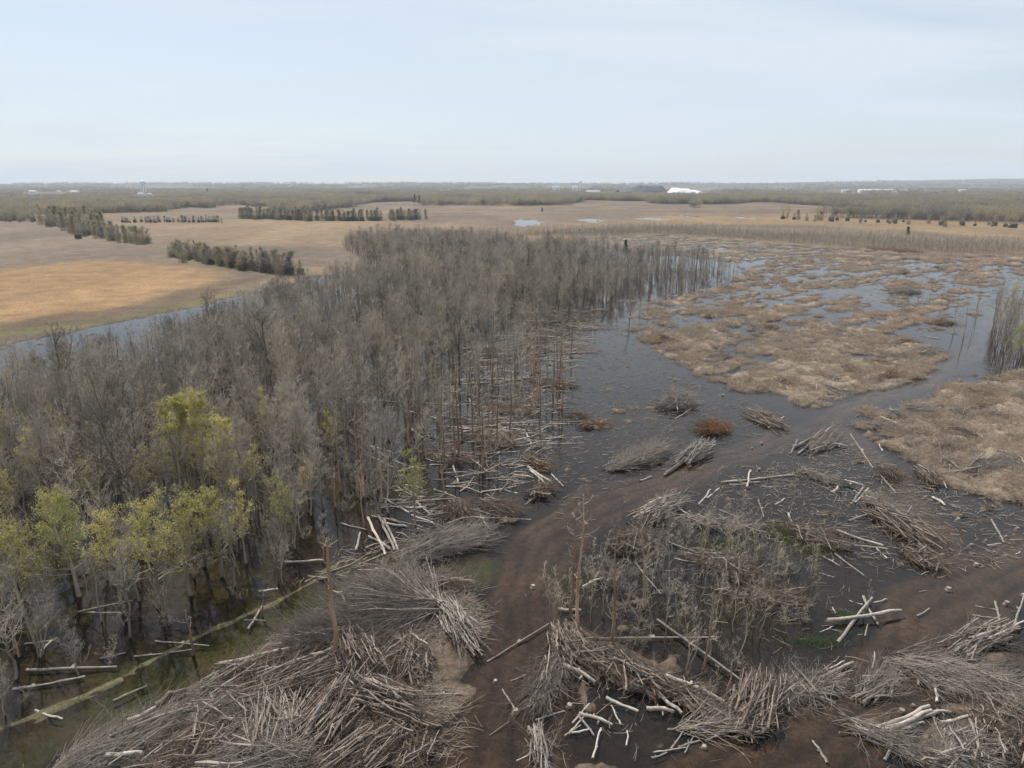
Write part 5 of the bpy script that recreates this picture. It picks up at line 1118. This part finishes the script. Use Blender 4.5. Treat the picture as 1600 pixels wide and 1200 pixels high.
# ------------------------------------------------------------------ far works
def lathe(prof, K=20):
    an = np.arange(K) * 6.283185 / K; Vv = np.vstack([np.column_stack([np.cos(an) * r_, np.sin(an) * r_, np.full(K, z_)]) for r_, z_ in prof])
    F = [[j * K + k, j * K + (k + 1) % K, (j + 1) * K + (k + 1) % K, (j + 1) * K + k] for j in range(len(prof) - 1) for k in range(K)]
    return Vv, F
def water_tower(u, D, H, label, rt):
    x = (u - 800) / FPX * (D * math.cos(PITCH) + 0) * 1.02; z = gz(x, D); e = obj('water_tower', None, loc=(x, D, z)); tag(e, label, 'water tower')
    b = Bag(); b.add(*lathe([(.4, H * .70), (rt * .8, H * .74), (rt, H * .80), (rt, H * .92), (rt * .8, H * .97), (.3, H)])); obj('tank', b.mesh('tank', [M['white']], True), e)
    for k in range(6):
        a = k * 1.047; b = Bag(); b.tubes(np.array([[[math.cos(a) * rt * 1.05, math.sin(a) * rt * 1.05, -2], [math.cos(a) * rt * .93, math.sin(a) * rt * .93, H * .8]]]), np.array([[1.4, 1.4]]), 8); obj('leg', b.mesh('leg', [M['white']]), e)
    b = Bag(); b.tubes(np.array([[[0, 0, -2], [0, 0, H * .72]]]), np.array([[2.3, 2.3]]), 12); obj('riser', b.mesh('riser', [M['white']]), e)
water_tower(234, 2600, 55, 'white legged water tower standing above the woods beyond the fields', 9)
water_tower(1491, 6500, 62, 'tiny distant white water tower on the horizon hills', 13)
def shed(u, D, w, d_, h, label, zoff=0):
    x = (u - 800) / FPX * D * math.cos(PITCH) * 1.02; e = obj('industrial_shed', None, loc=(x, D, gz(x, D) + zoff)); tag(e, label, 'building', 'far white buildings')
    b = Bag(); hw, hd = w / 2, d_ / 2
    Vv = [(-hw, -hd, -2), (hw, -hd, -2), (hw, hd, -2), (-hw, hd, -2), (-hw, -hd, h), (hw, -hd, h), (hw, hd, h), (-hw, hd, h)]
    b.add(Vv, [[0, 1, 5, 4], [1, 2, 6, 5], [2, 3, 7, 6], [3, 0, 4, 7]]); obj('wall', b.mesh('wall', [M['white']]), e)
    b = Bag(); o_ = .8; b.add([(-hw - o_, -hd - o_, h + .05), (hw + o_, -hd - o_, h + .05), (hw + o_, 0, h + d_ * .12), (-hw - o_, 0, h + d_ * .12), (hw + o_, hd + o_, h + .05), (-hw - o_, hd + o_, h + .05)], [[0, 1, 2, 3], [3, 2, 4, 5]], [[1, 4, 2], [0, 3, 5]]); obj('roof', b.mesh('roof', [M['roofm']]), e)
    b = Bag(); b.add([(-3, -hd - .06, 0), (3, -hd - .06, 0), (3, -hd - .06, h * .7), (-3, -hd - .06, h * .7)], [[0, 1, 2, 3]]); obj('door', b.mesh('door', [M['roofm']]), e)
for a in [(230, 2560, 20, 14, 8, 'white shed at the foot of the legged water tower'), (243, 2560, 12, 10, 7, 'small white block beside the water tower shed'), (64, 2900, 26, 20, 11, 'white shed among trees beyond the fields'), (128, 2850, 30, 20, 11, 'longer white shed in the wood beyond the fields'), (104, 2950, 12, 12, 11, 'small white shed between two larger wood sheds'),
          (925, 2700, 48, 25, 13, 'white hall beside the spoil heap'), (897, 3600, 26, 24, 22, 'square white plant block on the wooded rise'), (868, 3700, 36, 24, 22, 'low white plant block on the wooded rise'), (1312, 3100, 26, 20, 10, 'short white shed next to the very long one'), (1358, 3300, 150, 40, 8, 'very long pale shed on the far plain'), (1402, 3350, 26, 20, 8, 'pale shed past the very long one'), (1492, 3500, 30, 20, 8, 'lone pale shed on the far plain')]:
    shed(*a[:5], a[5], 4 if a[1] > 3000 else 2)
x = (901 - 800) / FPX * 3650; e = obj('plant_tower', None, loc=(x, 3600, gz(x, 3600))); tag(e, 'slim white plant tower on the wooded rise', 'tower')
b = Bag(); b.tubes(np.array([[[0, 0, -2], [0, 0, 48]]]), np.array([[3, 3]]), 10); obj('shaft', b.mesh('shaft', [M['white']]), e)
b = Bag(); b.add(*lathe([(3, 46), (6, 48), (6, 53), (.2, 54)], 12)); obj('head', b.mesh('head', [M['white']]), e)
def heap(name, u, D, w, dep, h, m_, label, seed, skew=0.0):
    r = np.random.default_rng(seed); x0 = (u - 800) / FPX * D * math.cos(PITCH) * 1.02
    X, Y = np.meshgrid(np.linspace(-w / 2, w / 2, 60), np.linspace(-dep / 2, dep / 2, 24)); f = np.clip(1 - (2 * np.abs(X - skew * w * .3) / w / (1 + .6 * np.sign(skew) * np.sign(-X + skew * w * .3))) ** 1.5, 0, 1) * np.clip(1 - (2 * Y / dep) ** 2, 0, 1) ** .6
    Z = h * np.minimum(f, .8) * (.75 + .5 * fbm(X / 30, Y / 30, seed, 4)) - 1; i = np.arange(60 * 24).reshape(24, 60)
    me = mesh_np(name, np.stack([X, Y, Z], -1).reshape(-1, 3), [np.stack([i[:-1, :-1], i[:-1, 1:], i[1:, 1:], i[1:, :-1]], -1).reshape(-1, 4)], [m_], smooth=True)
    tag(obj(name, me, loc=(x0, D, gz(x0, D))), label, 'stockpile')
heap('stockpile', 1062, 2500, 165, 130, 34, M['chalk'], 'white stockpile shining on the far plain', 5, -.5)
heap('spoil_heap', 1015, 2720, 260, 160, 44, M['coal'], 'dark blue-grey spoil heap behind the white stockpile', 6, .2)

# ------------------------------------------------------------------ the air
hb = Bag(); X_, Y0, Y1, Z0, Z1 = 9950, -150, 9950, -3.0, 260
hb.add([(-X_, Y0, Z0), (X_, Y0, Z0), (X_, Y1, Z0), (-X_, Y1, Z0), (-X_, Y0, Z1), (X_, Y0, Z1), (X_, Y1, Z1), (-X_, Y1, Z1)], [[3, 2, 1, 0], [4, 5, 6, 7], [0, 1, 5, 4], [1, 2, 6, 5], [2, 3, 7, 6], [3, 0, 4, 7]])
hm = bpy.data.materials.new('haze'); hm.use_nodes = True; n = hm.node_tree.nodes; n.remove(n['Principled BSDF'])
pv = n.new('ShaderNodeVolumePrincipled'); pv.inputs['Color'].default_value = (0.80, 0.89, 1.0, 1); pv.inputs['Density'].default_value = 0.00008; pv.inputs['Anisotropy'].default_value = 0.0
hm.node_tree.links.new(pv.outputs[0], n['Material Output'].inputs['Volume'])
tag(obj('haze', hb.mesh('haze', [hm])), 'thin bluish haze over the plain', 'haze', kind='stuff')
